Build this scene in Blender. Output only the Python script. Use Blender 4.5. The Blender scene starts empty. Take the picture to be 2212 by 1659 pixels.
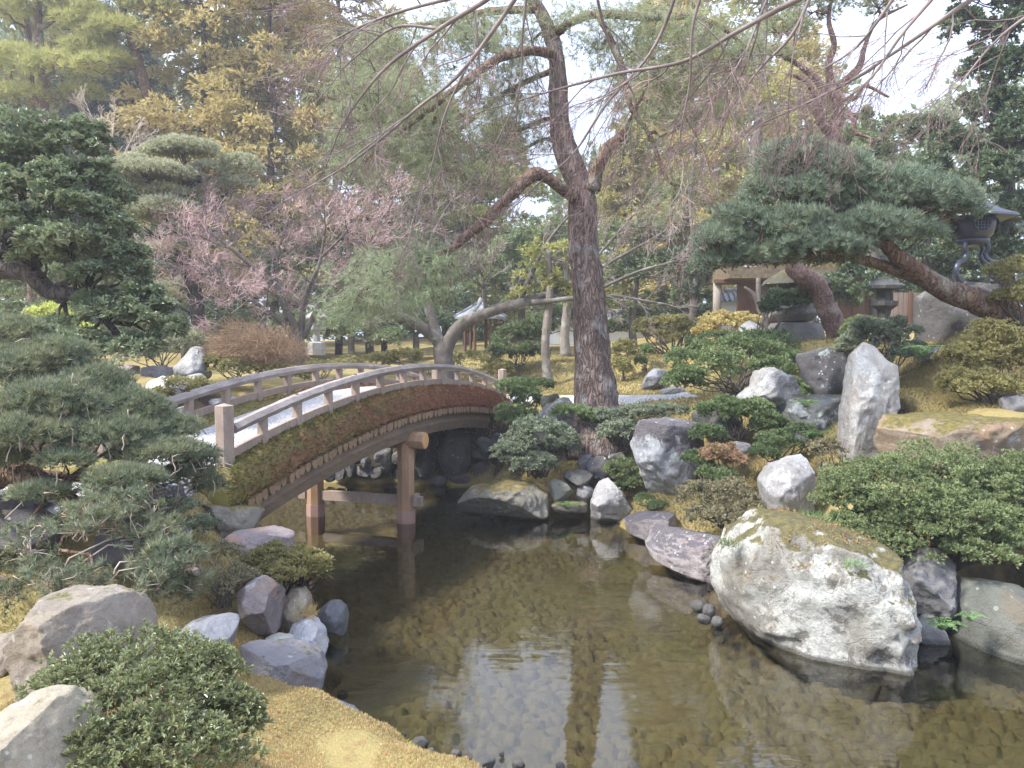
import bpy, bmesh, math, random
import numpy as np
from mathutils import Vector
rng = np.random.default_rng(11)
random.seed(5)
scene = bpy.context.scene
COL = scene.collection

# ------------------------------------------------------------------ camera model
F, CX, CY, HZ, CAMZ = 1671.0, 1106.0, 829.5, 729.0, 2.85
PITCH = math.atan((CY - HZ) / F)
CP, SP = math.cos(PITCH), math.sin(PITCH)
def P(u, v, y):
    rx, ru = (u - CX) / F, -(v - CY) / F
    dy, dz = CP + ru * SP, -SP + ru * CP
    s = y / dy
    return np.array([rx * s, y, CAMZ + dz * s])
cam_d = bpy.data.cameras.new('camera'); cam = bpy.data.objects.new('camera', cam_d); COL.objects.link(cam)
cam.location = (0, 0, CAMZ); cam.rotation_euler = (math.pi / 2 - PITCH, 0, 0)
cam_d.sensor_width = 36; cam_d.lens = F / 2212 * 36; cam_d.clip_end = 2000; cam_d.clip_start = .05
scene.camera = cam

# ------------------------------------------------------------------ noise
def _hash(ix, iy, iz, seed):
    h = (ix * 374761393 + iy * 668265263 + iz * 1274126177 + seed * 974634777) & 0xffffffff
    h = ((h ^ (h >> 13)) * 1274126177) & 0xffffffff
    return ((h ^ (h >> 16)) & 0xffff) / 32767.5 - 1.0
def vnoise(p, seed=0):
    p = np.asarray(p, float); i = np.floor(p).astype(np.int64); f = p - i; f = f * f * (3 - 2 * f)
    r = 0
    for dx in (0, 1):
        for dy in (0, 1):
            for dz in (0, 1):
                w = (f[:, 0] if dx else 1 - f[:, 0]) * (f[:, 1] if dy else 1 - f[:, 1]) * (f[:, 2] if dz else 1 - f[:, 2])
                r = r + w * _hash(i[:, 0] + dx, i[:, 1] + dy, i[:, 2] + dz, seed)
    return r
def fbm(p, octv=4, seed=0, gain=.5):
    p = np.asarray(p, float); a, s, r = 1., 1., 0
    for k in range(octv):
        r = r + a * vnoise(p * s + 17.3 * k, seed + k); a *= gain; s *= 2.03
    return r
def norm(a): return a / np.maximum(np.linalg.norm(a, axis=-1, keepdims=True), 1e-9)
def sstep(a, b, x):
    t = np.clip((x - a) / (b - a), 0, 1); return t * t * (3 - 2 * t)

# ------------------------------------------------------------------ objects
def thing(name, label, cat, loc=(0, 0, 0), group=None):
    o = bpy.data.objects.new(name, None); COL.objects.link(o); o.location = [float(c) for c in loc]
    o.empty_display_size = .1
    o['label'] = label; o['category'] = cat
    if group: o['group'] = group
    return o
def tag(o, label, cat, group=None):
    o['label'] = label; o['category'] = cat
    if group: o['group'] = group
    return o
def origin(o):
    v = Vector((0, 0, 0))
    while o is not None:
        v += o.location; o = o.parent
    return np.array(v)
def mesh(name, V, faces, mat, smooth=False):
    V = np.asarray(V, np.float32).reshape(-1, 3)
    if not isinstance(faces, list): faces = [faces]
    faces = [np.asarray(f, np.int32) for f in faces if len(f)]
    me = bpy.data.meshes.new(name)
    me.vertices.add(len(V)); me.vertices.foreach_set('co', V.ravel())
    idx = np.concatenate([f.ravel() for f in faces])
    tot = np.concatenate([np.full(len(f), f.shape[1], np.int32) for f in faces])
    st = np.concatenate([[0], np.cumsum(tot)[:-1]]).astype(np.int32)
    me.loops.add(len(idx)); me.loops.foreach_set('vertex_index', idx)
    me.polygons.add(len(tot)); me.polygons.foreach_set('loop_start', st)
    me.polygons.foreach_set('use_smooth', np.full(len(tot), bool(smooth)))
    me.update(calc_edges=True)
    for m in (mat if isinstance(mat, list) else [mat]): me.materials.append(m)
    return me
def mk(name, V, faces, mat, parent=None, smooth=False, loc=None):
    V = np.asarray(V, float).reshape(-1, 3)
    if parent is not None:
        V = V - origin(parent)
    elif loc is not None:
        V = V - np.asarray(loc)
    o = bpy.data.objects.new(name, mesh(name, V, faces, mat, smooth)); COL.objects.link(o)
    if parent is not None: o.parent = parent
    elif loc is not None: o.location = [float(c) for c in loc]
    return o
class Geo:
    def __init__(s): s.V, s.F, s.n = [], [], 0
    def add(s, V, *faces):
        V = np.asarray(V, float).reshape(-1, 3)
        if not len(V): return s
        s.V.append(V)
        for f in faces: s.F.append(np.asarray(f) + s.n)
        s.n += len(V); return s
    def out(s):
        by = {}
        for f in s.F: by.setdefault(f.shape[1], []).append(f)
        return np.concatenate(s.V), [np.concatenate(x) for x in by.values()]
    def build(s, name, mat, parent=None, smooth=False, loc=None):
        V, Fs = s.out(); return mk(name, V, Fs, mat, parent, smooth, loc)
BOXF = np.array([[0, 3, 2, 1], [4, 5, 6, 7], [0, 1, 5, 4], [1, 2, 6, 5], [2, 3, 7, 6], [3, 0, 4, 7]])
def box(c, ax, ay, az):
    c, ax, ay, az = map(np.asarray, (c, ax, ay, az))
    V = [c + sx * ax + sy * ay + sz * az for sz in (-1, 1) for sx, sy in ((-1, -1), (1, -1), (1, 1), (-1, 1))]
    return np.array(V), BOXF
def abox(x0, x1, y0, y1, z0, z1):
    return box(((x0 + x1) / 2, (y0 + y1) / 2, (z0 + z1) / 2), ((x1 - x0) / 2, 0, 0), (0, (y1 - y0) / 2, 0), (0, 0, (z1 - z0) / 2))
def tube(pts, rad, k=6, ref=None, cap=True, jit=0):
    pts = np.asarray(pts, float); n = len(pts); rad = np.broadcast_to(np.asarray(rad, float), (n,))
    t = np.gradient(pts, axis=0); t = norm(t)
    if ref is None:
        m = np.abs(t.mean(0)); ref = np.eye(3)[int(np.argmin(m))]
    s = norm(np.cross(t, ref)); b = np.cross(s, t)
    a = np.arange(k) * 2 * math.pi / k
    rr = rad[:, None] * (1 + (jit * rng.uniform(-1, 1, (n, k)) if jit else 0))
    V = pts[:, None] + (s[:, None] * np.cos(a)[None, :, None] + b[:, None] * np.sin(a)[None, :, None]) * (rr[..., None] if np.ndim(rr) == 2 and rr.shape[1] == k else rr[:, :, None])
    i = np.arange(n - 1)[:, None] * k; j = np.arange(k)[None]
    Fq = np.stack([i + j, i + (j + 1) % k, i + k + (j + 1) % k, i + k + j], -1).reshape(-1, 4)
    V = V.reshape(-1, 3)
    if cap:
        V = np.concatenate([V, pts[:1], pts[-1:]]); c0, c1 = n * k, n * k + 1
        j = np.arange(k)
        T = np.concatenate([np.stack([np.full(k, c0), (j + 1) % k, j], 1), np.stack([np.full(k, c1), (n - 1) * k + j, (n - 1) * k + (j + 1) % k], 1)])
        return V, Fq, T
    return V, Fq
def spline(pts, m=6):
    p = np.asarray(pts, float); p = np.concatenate([2 * p[:1] - p[1:2], p, 2 * p[-1:] - p[-2:-1]])
    out = []
    t = np.linspace(0, 1, m, endpoint=False)[:, None]
    for i in range(1, len(p) - 2):
        a, b, c, d = p[i - 1], p[i], p[i + 1], p[i + 2]
        out.append(.5 * (2 * b + (c - a) * t + (2 * a - 5 * b + 4 * c - d) * t ** 2 + (3 * b - a - 3 * c + d) * t ** 3))
    out.append(p[-2:-1]); return np.concatenate(out)
def pxpath(L, m=6):            # [(u, v, depth, radius in pixels)] -> points, radii in metres
    pts = np.array([P(u, v, y) for u, v, y, r in L]); rad = np.array([r / F * y for u, v, y, r in L])
    q = spline(np.concatenate([pts, rad[:, None]], 1), m)
    return q[:, :3], np.maximum(q[:, 3], .002)

# ------------------------------------------------------------------ materials
class NT:
    def __init__(s, name):
        s.m = bpy.data.materials.new(name); s.m.use_nodes = True; s.t = s.m.node_tree; s.t.nodes.clear()
        s.outn = s.n('ShaderNodeOutputMaterial')
    def n(s, typ, **kw):
        n = s.t.nodes.new(typ)
        for k, v in kw.items(): setattr(n, k, v)
        return n
    def l(s, a, b): s.t.links.new(a, b)
    def set(s, sock, v):
        if hasattr(v, 'is_output') or isinstance(v, bpy.types.NodeSocket): s.l(v, sock)
        else: sock.default_value = v if not isinstance(v, tuple) or len(v) == 4 or sock.type == 'VECTOR' else (*v, 1)
    def pos(s, scale=(1, 1, 1)):
        g = s.n('ShaderNodeNewGeometry').outputs['Position']
        mp = s.n('ShaderNodeMapping'); s.l(g, mp.inputs[0]); mp.inputs['Scale'].default_value = scale
        return mp.outputs[0]
    def noise(s, scale, detail=4, rough=.55, vec=None, dist=0):
        n = s.n('ShaderNodeTexNoise'); s.l(vec if vec is not None else s.pos(), n.inputs['Vector'])
        n.inputs['Scale'].default_value = scale; n.inputs['Detail'].default_value = detail
        n.inputs['Roughness'].default_value = rough; n.inputs['Distortion'].default_value = dist
        return n.outputs['Fac']
    def voro(s, scale, vec=None, out='Distance', feature='F1'):
        n = s.n('ShaderNodeTexVoronoi', feature=feature); s.l(vec if vec is not None else s.pos(), n.inputs['Vector'])
        n.inputs['Scale'].default_value = scale; return n.outputs[out]
    def ramp(s, fac, stops, interp='LINEAR'):
        r = s.n('ShaderNodeValToRGB'); r.color_ramp.interpolation = interp; e = r.color_ramp.elements
        while len(e) < len(stops): e.new(.5)
        for k, (p, c) in enumerate(stops):
            e[k].position = p; e[k].color = (*c, 1) if len(c) == 3 else c
        s.l(fac, r.inputs[0]); return r.outputs[0]
    def mask(s, fac, a, b):
        m = s.n('ShaderNodeMapRange'); m.interpolation_type = 'SMOOTHSTEP'
        s.l(fac, m.inputs[0]); m.inputs[1].default_value = a; m.inputs[2].default_value = b; return m.outputs[0]
    def mix(s, fac, a, b, mode='MIX'):
        m = s.n('ShaderNodeMix', data_type='RGBA', blend_type=mode)
        s.set(m.inputs[0], fac); s.set(m.inputs[6], a); s.set(m.inputs[7], b); return m.outputs[2]
    def math(s, op, a, b=0.):
        m = s.n('ShaderNodeMath', operation=op); s.set(m.inputs[0], a); s.set(m.inputs[1], b); return m.outputs[0]
    def bump(s, h, strength=.5, dist=.02, nrm=None):
        b = s.n('ShaderNodeBump'); s.l(h, b.inputs['Height']); b.inputs['Strength'].default_value = strength
        b.inputs['Distance'].default_value = dist
        if nrm is not None: s.l(nrm, b.inputs['Normal'])
        return b.outputs[0]
    def bsdf(s, col, rough=.8, spec=.3, nrm=None, metal=0):
        b = s.n('ShaderNodeBsdfPrincipled'); s.set(b.inputs['Base Color'], col); s.set(b.inputs['Roughness'], rough)
        b.inputs['Specular IOR Level'].default_value = spec; b.inputs['Metallic'].default_value = metal
        if nrm is not None: s.l(nrm, b.inputs['Normal'])
        return b.outputs[0]
    def done(s, sh): s.l(sh, s.outn.inputs[0]); return s.m
MATS = {}
def leaf_mat(name, c1, c2, c3, rough=.5, trans=.3, spec=.25, nscale=1.2):
    if name in MATS: return MATS[name]
    c1, c2, c3 = (tuple(min(.8, x * 1.4 + .008) for x in c) for c in (c1, c2, c3))
    t = NT(name)
    isl = t.n('ShaderNodeNewGeometry').outputs['Random Per Island']
    f = t.math('ADD', t.math('MULTIPLY', isl, .55), t.math('MULTIPLY', t.mask(t.noise(nscale, 3), .3, .7), .45))
    col = t.ramp(f, [(.1, c1), (.5, c2), (.92, c3)])
    col = t.mix(t.math('MULTIPLY', t.mask(isl, .955, .96), .75), col, (.24, .16, .085))
    a = t.bsdf(col, rough, spec)
    tr = t.n('ShaderNodeBsdfTranslucent'); t.l(t.mix(.5, col, (min(1, c3[0] * 1.3), min(1, c3[1] * 1.3), c3[2])), tr.inputs[0])
    mx = t.n('ShaderNodeMixShader'); mx.inputs[0].default_value = trans; t.l(a, mx.inputs[1]); t.l(tr.outputs[0], mx.inputs[2])
    MATS[name] = t.done(mx.outputs[0]); return MATS[name]
def rock_mat(name, dark, light, lichen=(.62, .64, .63), la=.45, moss=.3, s=1., mosscol=(.10, .115, .025), warm=None, topdark=None, streak=0, topz=None):
    if name in MATS: return MATS[name]
    t = NT(name); v = t.pos()
    if streak: v = t.pos((1.6, 1.6, .5))
    n1 = t.noise(1.8 * s, 10, .68, v, .25); n2 = t.noise(6 * s, 8, .7, v); n3 = t.noise(2.6 * s, 9, .74, t.pos((1, 1, .8)), .35)
    mid = tuple((a + b) / 2 for a, b in zip(dark, light))
    col = t.ramp(n1, [(.28, dark), (.5, mid), (.72, light)])
    col = t.mix(t.math('MULTIPLY', t.mask(n2, .52, .68), .55), col, tuple(c * .55 for c in dark))
    if warm: col = t.mix(t.mask(t.noise(1.3 * s, 6, .6, t.pos((1, 1.3, 1.1)), .5), .5, .66), col, warm)
    if topz:
        pz = t.n('ShaderNodeSeparateXYZ'); t.l(t.pos(), pz.inputs[0]); zz = t.math('ADD', pz.outputs[2], t.math('MULTIPLY', t.math('SUBTRACT', n3, .5), 1.1)); zz = t.math('ADD', zz, t.math('MULTIPLY', t.math('SUBTRACT', pz.outputs[0], topz[2]), .28))
        col = t.mix(t.mask(zz, topz[0], topz[1]), col, t.mix(n2, topdark, tuple(c * 1.8 for c in topdark)))
    elif topdark:
        nz = t.n('ShaderNodeSeparateXYZ'); t.l(t.n('ShaderNodeNewGeometry').outputs['Normal'], nz.inputs[0])
        col = t.mix(t.mask(t.math('ADD', nz.outputs[2], t.math('MULTIPLY', n3, .8)), .72, .98), col, topdark)
    if la > 0:
        lm = t.mask(n3, .66 - .3 * la, .72 - .3 * la)
        lcol = t.mix(t.mask(t.noise(20 * s, 6, .7), .38, .62), tuple(c * .68 for c in lichen), lichen)
        lm = t.math('MULTIPLY', lm, t.mask(t.noise(.95 * s, 3, .5), .36, .56))
        col = t.mix(t.math('MULTIPLY', lm, .85), col, lcol)
        sp = t.voro(7 * s, t.pos((1, 1, 1)))
        spm = t.math('MULTIPLY', t.mask(t.math('ADD', sp, t.math('MULTIPLY', n2, .25)), .30, .26), t.mask(t.noise(1.7 * s, 3), .45, .55))
        col = t.mix(t.math('MULTIPLY', spm, .8), col, lichen)
        cr = t.mask(t.noise(34 * s, 5, .75), .6, .7)
        col = t.mix(t.math('MULTIPLY', cr, .45), col, tuple(c * .5 for c in dark))
    if moss > 0:
        nz = t.n('ShaderNodeSeparateXYZ'); t.l(t.n('ShaderNodeNewGeometry').outputs['Normal'], nz.inputs[0])
        mm = t.math('ADD', t.math('MULTIPLY', nz.outputs[2], .55), t.math('MULTIPLY', t.noise(2.6 * s, 8, .72), 1.2))
        mc = t.mix(t.mask(t.noise(14, 6, .7), .35, .65), (mosscol[0] * .8, mosscol[1] * .7, mosscol[2] * .9), (mosscol[0] * 1.9, mosscol[1] * 1.5, mosscol[2] * 1.6))
        col = t.mix(t.mask(mm, 1.26 - .42 * moss, 1.38 - .42 * moss), col, mc)
    wz = t.n('ShaderNodeSeparateXYZ'); t.l(t.pos(), wz.inputs[0])
    wet = t.mask(t.math('ADD', wz.outputs[2], t.math('MULTIPLY', n2, .05)), .085, .045)
    col = t.mix(t.math('MULTIPLY', wet, .8), col, tuple(c * .45 for c in dark))
    h = t.math('ADD', t.math('MULTIPLY', t.noise(7 * s, 12, .76, None, .1), 1.0), t.math('MULTIPLY', t.voro(5 * s, t.pos((1, 1, .6)), 'Distance', 'F1'), .35))
    crk = t.mask(t.math('ABSOLUTE', t.math('SUBTRACT', t.noise(1.3 * s, 2, .5, t.pos((1, 1, 1.5)), .9), .5)), .010, 0.)
    col = t.mix(t.math('MULTIPLY', crk, .10), col, tuple(c * .4 for c in dark)); h = t.math('SUBTRACT', h, t.math('MULTIPLY', crk, .08))
    grain = t.noise(60 * s, 4, .8); col = t.mix(t.math('MULTIPLY', t.mask(grain, .35, .75), .3), col, tuple(min(1, c * 1.25) for c in light))
    MATS[name] = t.done(t.bsdf(col, .9, .15, t.bump(h, .95, .07 / s))); return MATS[name]
def bark_mat(name, dark, light, lichen=None, sc=8, stretch=.25, strength=.8, plates=True):
    if name in MATS: return MATS[name]
    t = NT(name); v = t.pos((1, 1, stretch))
    w = t.n('ShaderNodeVectorMath', operation='ADD'); t.l(v, w.inputs[0])
    nn = t.n('ShaderNodeTexNoise'); t.l(v, nn.inputs[0]); nn.inputs['Scale'].default_value = sc * .6; nn.inputs['Detail'].default_value = 4
    sm = t.n('ShaderNodeVectorMath', operation='SCALE'); t.l(nn.outputs['Color'], sm.inputs[0]); sm.inputs['Scale'].default_value = .42
    t.l(sm.outputs[0], w.inputs[1])
    e = t.math('ADD', t.voro(sc, w.outputs[0], 'Distance', 'DISTANCE_TO_EDGE'), t.math('MULTIPLY', t.math('SUBTRACT', t.noise(sc * .9, 6, .7, v), .5), .35)) if plates else t.noise(sc, 6, .6, v)
    n1 = t.noise(sc * 2.2, 8, .65, v); n2 = t.noise(1.1, 4)
    col = t.ramp(n1, [(.25, dark), (.75, light)])
    if plates: col = t.mix(t.math('MULTIPLY', t.mask(e, .09, .0), .8), col, tuple(c * .4 for c in dark))
    if lichen: col = t.mix(t.math('MULTIPLY', t.mask(t.noise(2.6, 6, .65), .52, .66), .7), col, lichen)
    h = t.math('ADD', t.math('MULTIPLY', t.mask(e, 0, .22), 1.), t.math('MULTIPLY', n1, .5))
    MATS[name] = t.done(t.bsdf(col, .9, .15, t.bump(h, strength, .03))); return MATS[name]
def wood_mat(name, c1, c2, axis=(1, 1, 1), rough=.65, sc=6):
    if name in MATS: return MATS[name]
    t = NT(name); v = t.pos(axis)
    n = t.noise(sc, 6, .6, v, .4); n2 = t.noise(1.2, 3); ring = t.noise(26, 4, .6, t.pos((1, 1, 2.5)))
    col = t.mix(t.math('MULTIPLY', t.mask(n2, .35, .65), .6), t.ramp(n, [(.3, c1), (.7, c2)]), tuple(a * .75 for a in c1))
    col = t.mix(t.math('MULTIPLY', t.mask(ring, .52, .66), .4), col, tuple(a * .6 for a in c1))
    MATS[name] = t.done(t.bsdf(col, rough, .3, t.bump(t.math('ADD', n, t.math('MULTIPLY', ring, .5)), .35, .008))); return MATS[name]
def plain_mat(name, c, rough=.7, spec=.3, metal=0, nz=6, amt=.25):
    if name in MATS: return MATS[name]
    t = NT(name); n = t.noise(nz, 6, .62)
    col = t.mix(t.mask(n, .3, .7), tuple(x * (1 - amt) for x in c), tuple(min(1, x * (1 + amt)) for x in c))
    MATS[name] = t.done(t.bsdf(col, rough, spec, t.bump(n, .3, .01), metal)); return MATS[name]

# ------------------------------------------------------------------ terrain
POND = np.array([(-1.58, 5.9), (-1.7, 6.7), (-1.85, 7.35), (-2.2, 8.3), (-2.75, 9.2), (-3.9, 9.75), (-6, 10), (-9, 10.6), (-12, 12), (-12, 16.8), (-8, 16), (-5.5, 15.4),
                 (-3.5, 15.1), (-1.8, 14.9), (-.5, 14.6), (-.2, 13.6), (-.2, 12.7), (.6, 12.75), (1.2, 12.5), (1.7, 11.75), (1.95, 10.4), (2.5, 9.5), (2.35, 8.2),
                 (2.6, 7.7), (3.2, 7.5), (4.0, 7.75), (4.9, 7.6), (6.2, 6.6), (8, 5.0), (9, 0), (7.5, .2), (5.5, 1.8), (3.6, 2.7), (1.5, 3.9), (.4, 4.32), (-.45, 4.93), (-.93, 5.38)])
def seg_sd(x, y, poly):
    p = np.stack([x, y], -1); best = np.full(x.shape, 1e9); inside = np.zeros(x.shape, bool)
    for a, b in zip(poly, np.roll(poly, -1, 0)):
        e = b - a; w = p - a; t = np.clip((w @ e) / (e @ e), 0, 1)
        best = np.minimum(best, np.linalg.norm(w - t[..., None] * e, axis=-1))
        c = ((a[1] <= y) != (b[1] <= y)) & (x < (b[0] - a[0]) * (y - a[1]) / (b[1] - a[1] + 1e-12) + a[0])
        inside ^= c
    return np.where(inside, -best, best)
CPT = np.array([
 (0, 0, 1.3), (-2, 1, 1.35), (-4, 2, 1.4), (2, 1, .9), (4, 0, .8), (0, -6, 1.3), (-6, -2, 1.5), (7, -4, 1.0),
 (-.7, 3.4, .72), (-1.05, 4.5, .42), (-.7, 4.2, .42), (.1, 3.6, .45), (-1.5, 4.8, .56), (-1.45, 5.5, .3), (-2.0, 5.75, .48), (-1.7, 5.5, .36), (-1.75, 5.1, .5), (.8, 3.4, .55),
 (-2.2, 3.5, .98), (-1.6, 3.4, .9), (-2.6, 4.5, 1.02), (-2.35, 5.2, .80), (-3.5, 5, 1.15), (-2.0, 6.4, .5), (-2.8, 6.6, 1.0), (-3.6, 6.9, 1.38), (-2.9, 7.8, 1.4), (-3.6, 8.1, 1.46),
 (-5, 6, 1.3), (-5, 7.2, 1.42), (-5.5, 9, 1.5), (-8, 8, 1.5), (-2.45, 7.4, .75), (-2.6, 8.2, .95), (-12, 8, 1.6), (-9, 3, 1.5),
 (1.55, 13.6, 1.4), (.5, 14.2, 1.2), (1, 13.1, .6), (1.7, 12.5, .5), (2.3, 11.5, .45), (2.9, 11.3, .7), (3.4, 10, .62), (2.6, 10.3, .4), (3.0, 9.2, .45),
 (4.6, 10, 1.35), (4, 12, 1.45), (3, 12.6, 1.4), (5.3, 10.3, 2.12), (4.6, 9, 1.2), (5.8, 9.2, 2.0), (4, 8, .8), (3.4, 7.6, .45), (4.8, 8.2, .8), (6.5, 7.6, 1.0), (7, 9, 2.3), (9, 6, 1.6),
 (7.4, 11.5, 3.0), (7.4, 13, 2.8), (4, 13.6, 1.8), (5.7, 15.5, 2.72), (6, 14.5, 2.8), (5.5, 12.8, 2.0), (10, 12, 3.1), (10, 18, 3.2), (8, 24, 3.1), (14, 10, 3.0),
 (-.2, 16.5, 1.5), (.6, 15.5, 1.5), (1.5, 17, 1.6), (0, 18.5, 1.62), (3, 15.5, 1.66), (3.6, 17.5, 1.85), (4.5, 20, 2.4), (2, 22, 2.2), (0, 24, 2.3), (-3, 22, 1.85), (-2, 17, 1.5), (0, 32, 2.55), (8, 33, 2.9), (14, 30, 3.2),
 (-4, 16.6, 1.45), (-6, 17, 1.75), (-9, 17.5, 1.8), (-10, 22, 2.0), (-6, 22, 1.95), (-12, 30, 2.2), (-20, 20, 2.2), (-30, 50, 3), (0, 60, 3), (30, 50, 3.5), (40, 10, 3.5), (-40, 0, 2.5), (0, -40, 1.5), (0, 150, 3), (150, 50, 4), (-150, 50, 3)], float)
def base_h(x, y):
    sh = np.shape(x); x, y = np.ravel(x), np.ravel(y); num = np.zeros(x.shape); den = np.zeros(x.shape)
    for cx, cy, cz in CPT:
        d2 = (x - cx) ** 2 + (y - cy) ** 2 + .03
        w = 1 / d2 ** 1.9; num += w * cz; den += w
    return (num / den).reshape(sh)
def terr(x, y):
    x, y = np.asarray(x, float), np.asarray(y, float); d = seg_sd(x, y, POND); b = base_h(x, y)
    d = d + .075 * fbm(np.stack([np.ravel(x) * 2.6, np.ravel(y) * 2.6, np.zeros(x.size)], 1), 3, 41).reshape(x.shape) * (np.abs(d) < 1)
    ramp = .35 + .45 * np.clip(b, 0, 1.2)
    h = np.where(d > 0, .03 + (b - .03) * sstep(-.05, 1, d / ramp), .03 - np.minimum(.75, -d * 1.6))
    q = np.stack([np.ravel(x), np.ravel(y), np.zeros(x.size)], 1)
    n = (fbm(q * .9, 3, 3) * .05 + fbm(q * 4, 2, 5) * .012).reshape(x.shape)
    far = 1 + .8 * sstep(18, 60, y)
    return h + n * far * sstep(-.2, .5, d)
def tz(x, y): return float(terr(np.array([float(x)]), np.array([float(y)]))[0])
def axis_pts(lo, a, b, hi, fine, n):
    mid = np.arange(a, b + fine / 2, fine); g = np.linspace(0, 1, n + 1)[1:] ** 2.2
    return np.concatenate([(a - (a - lo) * g)[::-1], mid, b + (hi - b) * g])
xs, ys = axis_pts(-160, -9, 9, 160, .085, 60), axis_pts(-60, 2, 19, 220, .085, 70)
XX, YY = np.meshgrid(xs, ys); ZZ = terr(XX, YY)
nx, ny = len(xs), len(ys)
ii, jj = np.meshgrid(np.arange(nx - 1), np.arange(ny - 1)); q0 = (jj * nx + ii).ravel()
GF = np.stack([q0, q0 + 1, q0 + nx + 1, q0 + nx], 1)
t = NT('moss_ground')
n1, n2, n3 = t.noise(.9, 5, .6), t.noise(5, 6, .65), t.noise(45, 4, .7)
c = t.ramp(n1, [(.3, (.16, .135, .06)), (.5, (.29, .235, .105)), (.7, (.24, .20, .075))])
c = t.mix(t.math('MULTIPLY', t.mask(n2, .5, .68), .75), c, (.20, .125, .065))
c = t.mix(t.math('MULTIPLY', t.mask(n3, .35, .7), .5), c, (.40, .32, .13))
nzs = t.n('ShaderNodeSeparateXYZ'); t.l(t.n('ShaderNodeNewGeometry').outputs['Normal'], nzs.inputs[0])
c = t.mix(t.mask(t.math('ADD', nzs.outputs[2], t.math('MULTIPLY', n2, .3)), .86, .62), c, (.065, .05, .033))
GM = t.done(t.bsdf(c, .95, .1, t.bump(t.math('ADD', n3, n2), .8, .025)))
g = mk('ground', np.stack([XX, YY, ZZ], -1), GF, GM, smooth=True); g['kind'] = 'structure'

# gravel sheets (walks that meet both bridge ends)
def gravel_mat():
    t = NT('gravel'); ce = t.voro(55, None, 'Color'); d = t.voro(55)
    sp = t.n('ShaderNodeSeparateColor'); t.l(ce, sp.inputs[0])
    c = t.ramp(sp.outputs[0], [(0, (.36, .35, .35)), (.5, (.55, .54, .54)), (1, (.74, .73, .73))])
    c = t.mix(t.math('MULTIPLY', t.mask(t.noise(2, 4), .5, .7), .3), c, (.36, .32, .27))
    return t.done(t.bsdf(c, .9, .2, t.bump(t.math('SUBTRACT', 1., d), 1, .03)))
GRAV = gravel_mat()
def path_sheet(name, pts, w, lift=.03):
    c = spline(pts, 10); tn = norm(np.gradient(c, axis=0)); s = np.stack([-tn[:, 1], tn[:, 0]], 1)
    k = np.linspace(-1, 1, 15); wob = np.asarray([vnoise(np.array([[i * .35, e, 2.]]))[0] for e in (0., 9.) for i in range(len(c))]).reshape(2, -1) * .12
    W = np.where(k[None] < 0, (w + wob[0])[:, None], (w + wob[1])[:, None])
    X = c[:, None, 0] + s[:, None, 0] * k * W; Y = c[:, None, 1] + s[:, None, 1] * k * W
    Z = terr(X, Y) + lift * (1 - k ** 6 * 1.6)
    n, m = X.shape; i, j = np.meshgrid(np.arange(m - 1), np.arange(n - 1)); q = (j * m + i).ravel()
    o = mk(name, np.stack([X, Y, Z], -1), np.stack([q, q + 1, q + m + 1, q + m], 1), GRAV, smooth=True); o['kind'] = 'structure'
path_sheet('gravel_path', [(-3.6, 8.15), (-3.9, 7.4), (-4.5, 6.8), (-6, 6.4), (-9, 6.2)], .62, .05)
path_sheet('gravel_path_beyond', [(-.6, 16.9), (.4, 16.5), (1.6, 15.9), (2.6, 15.35), (3.6, 15.5)], .42, .05)

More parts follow.
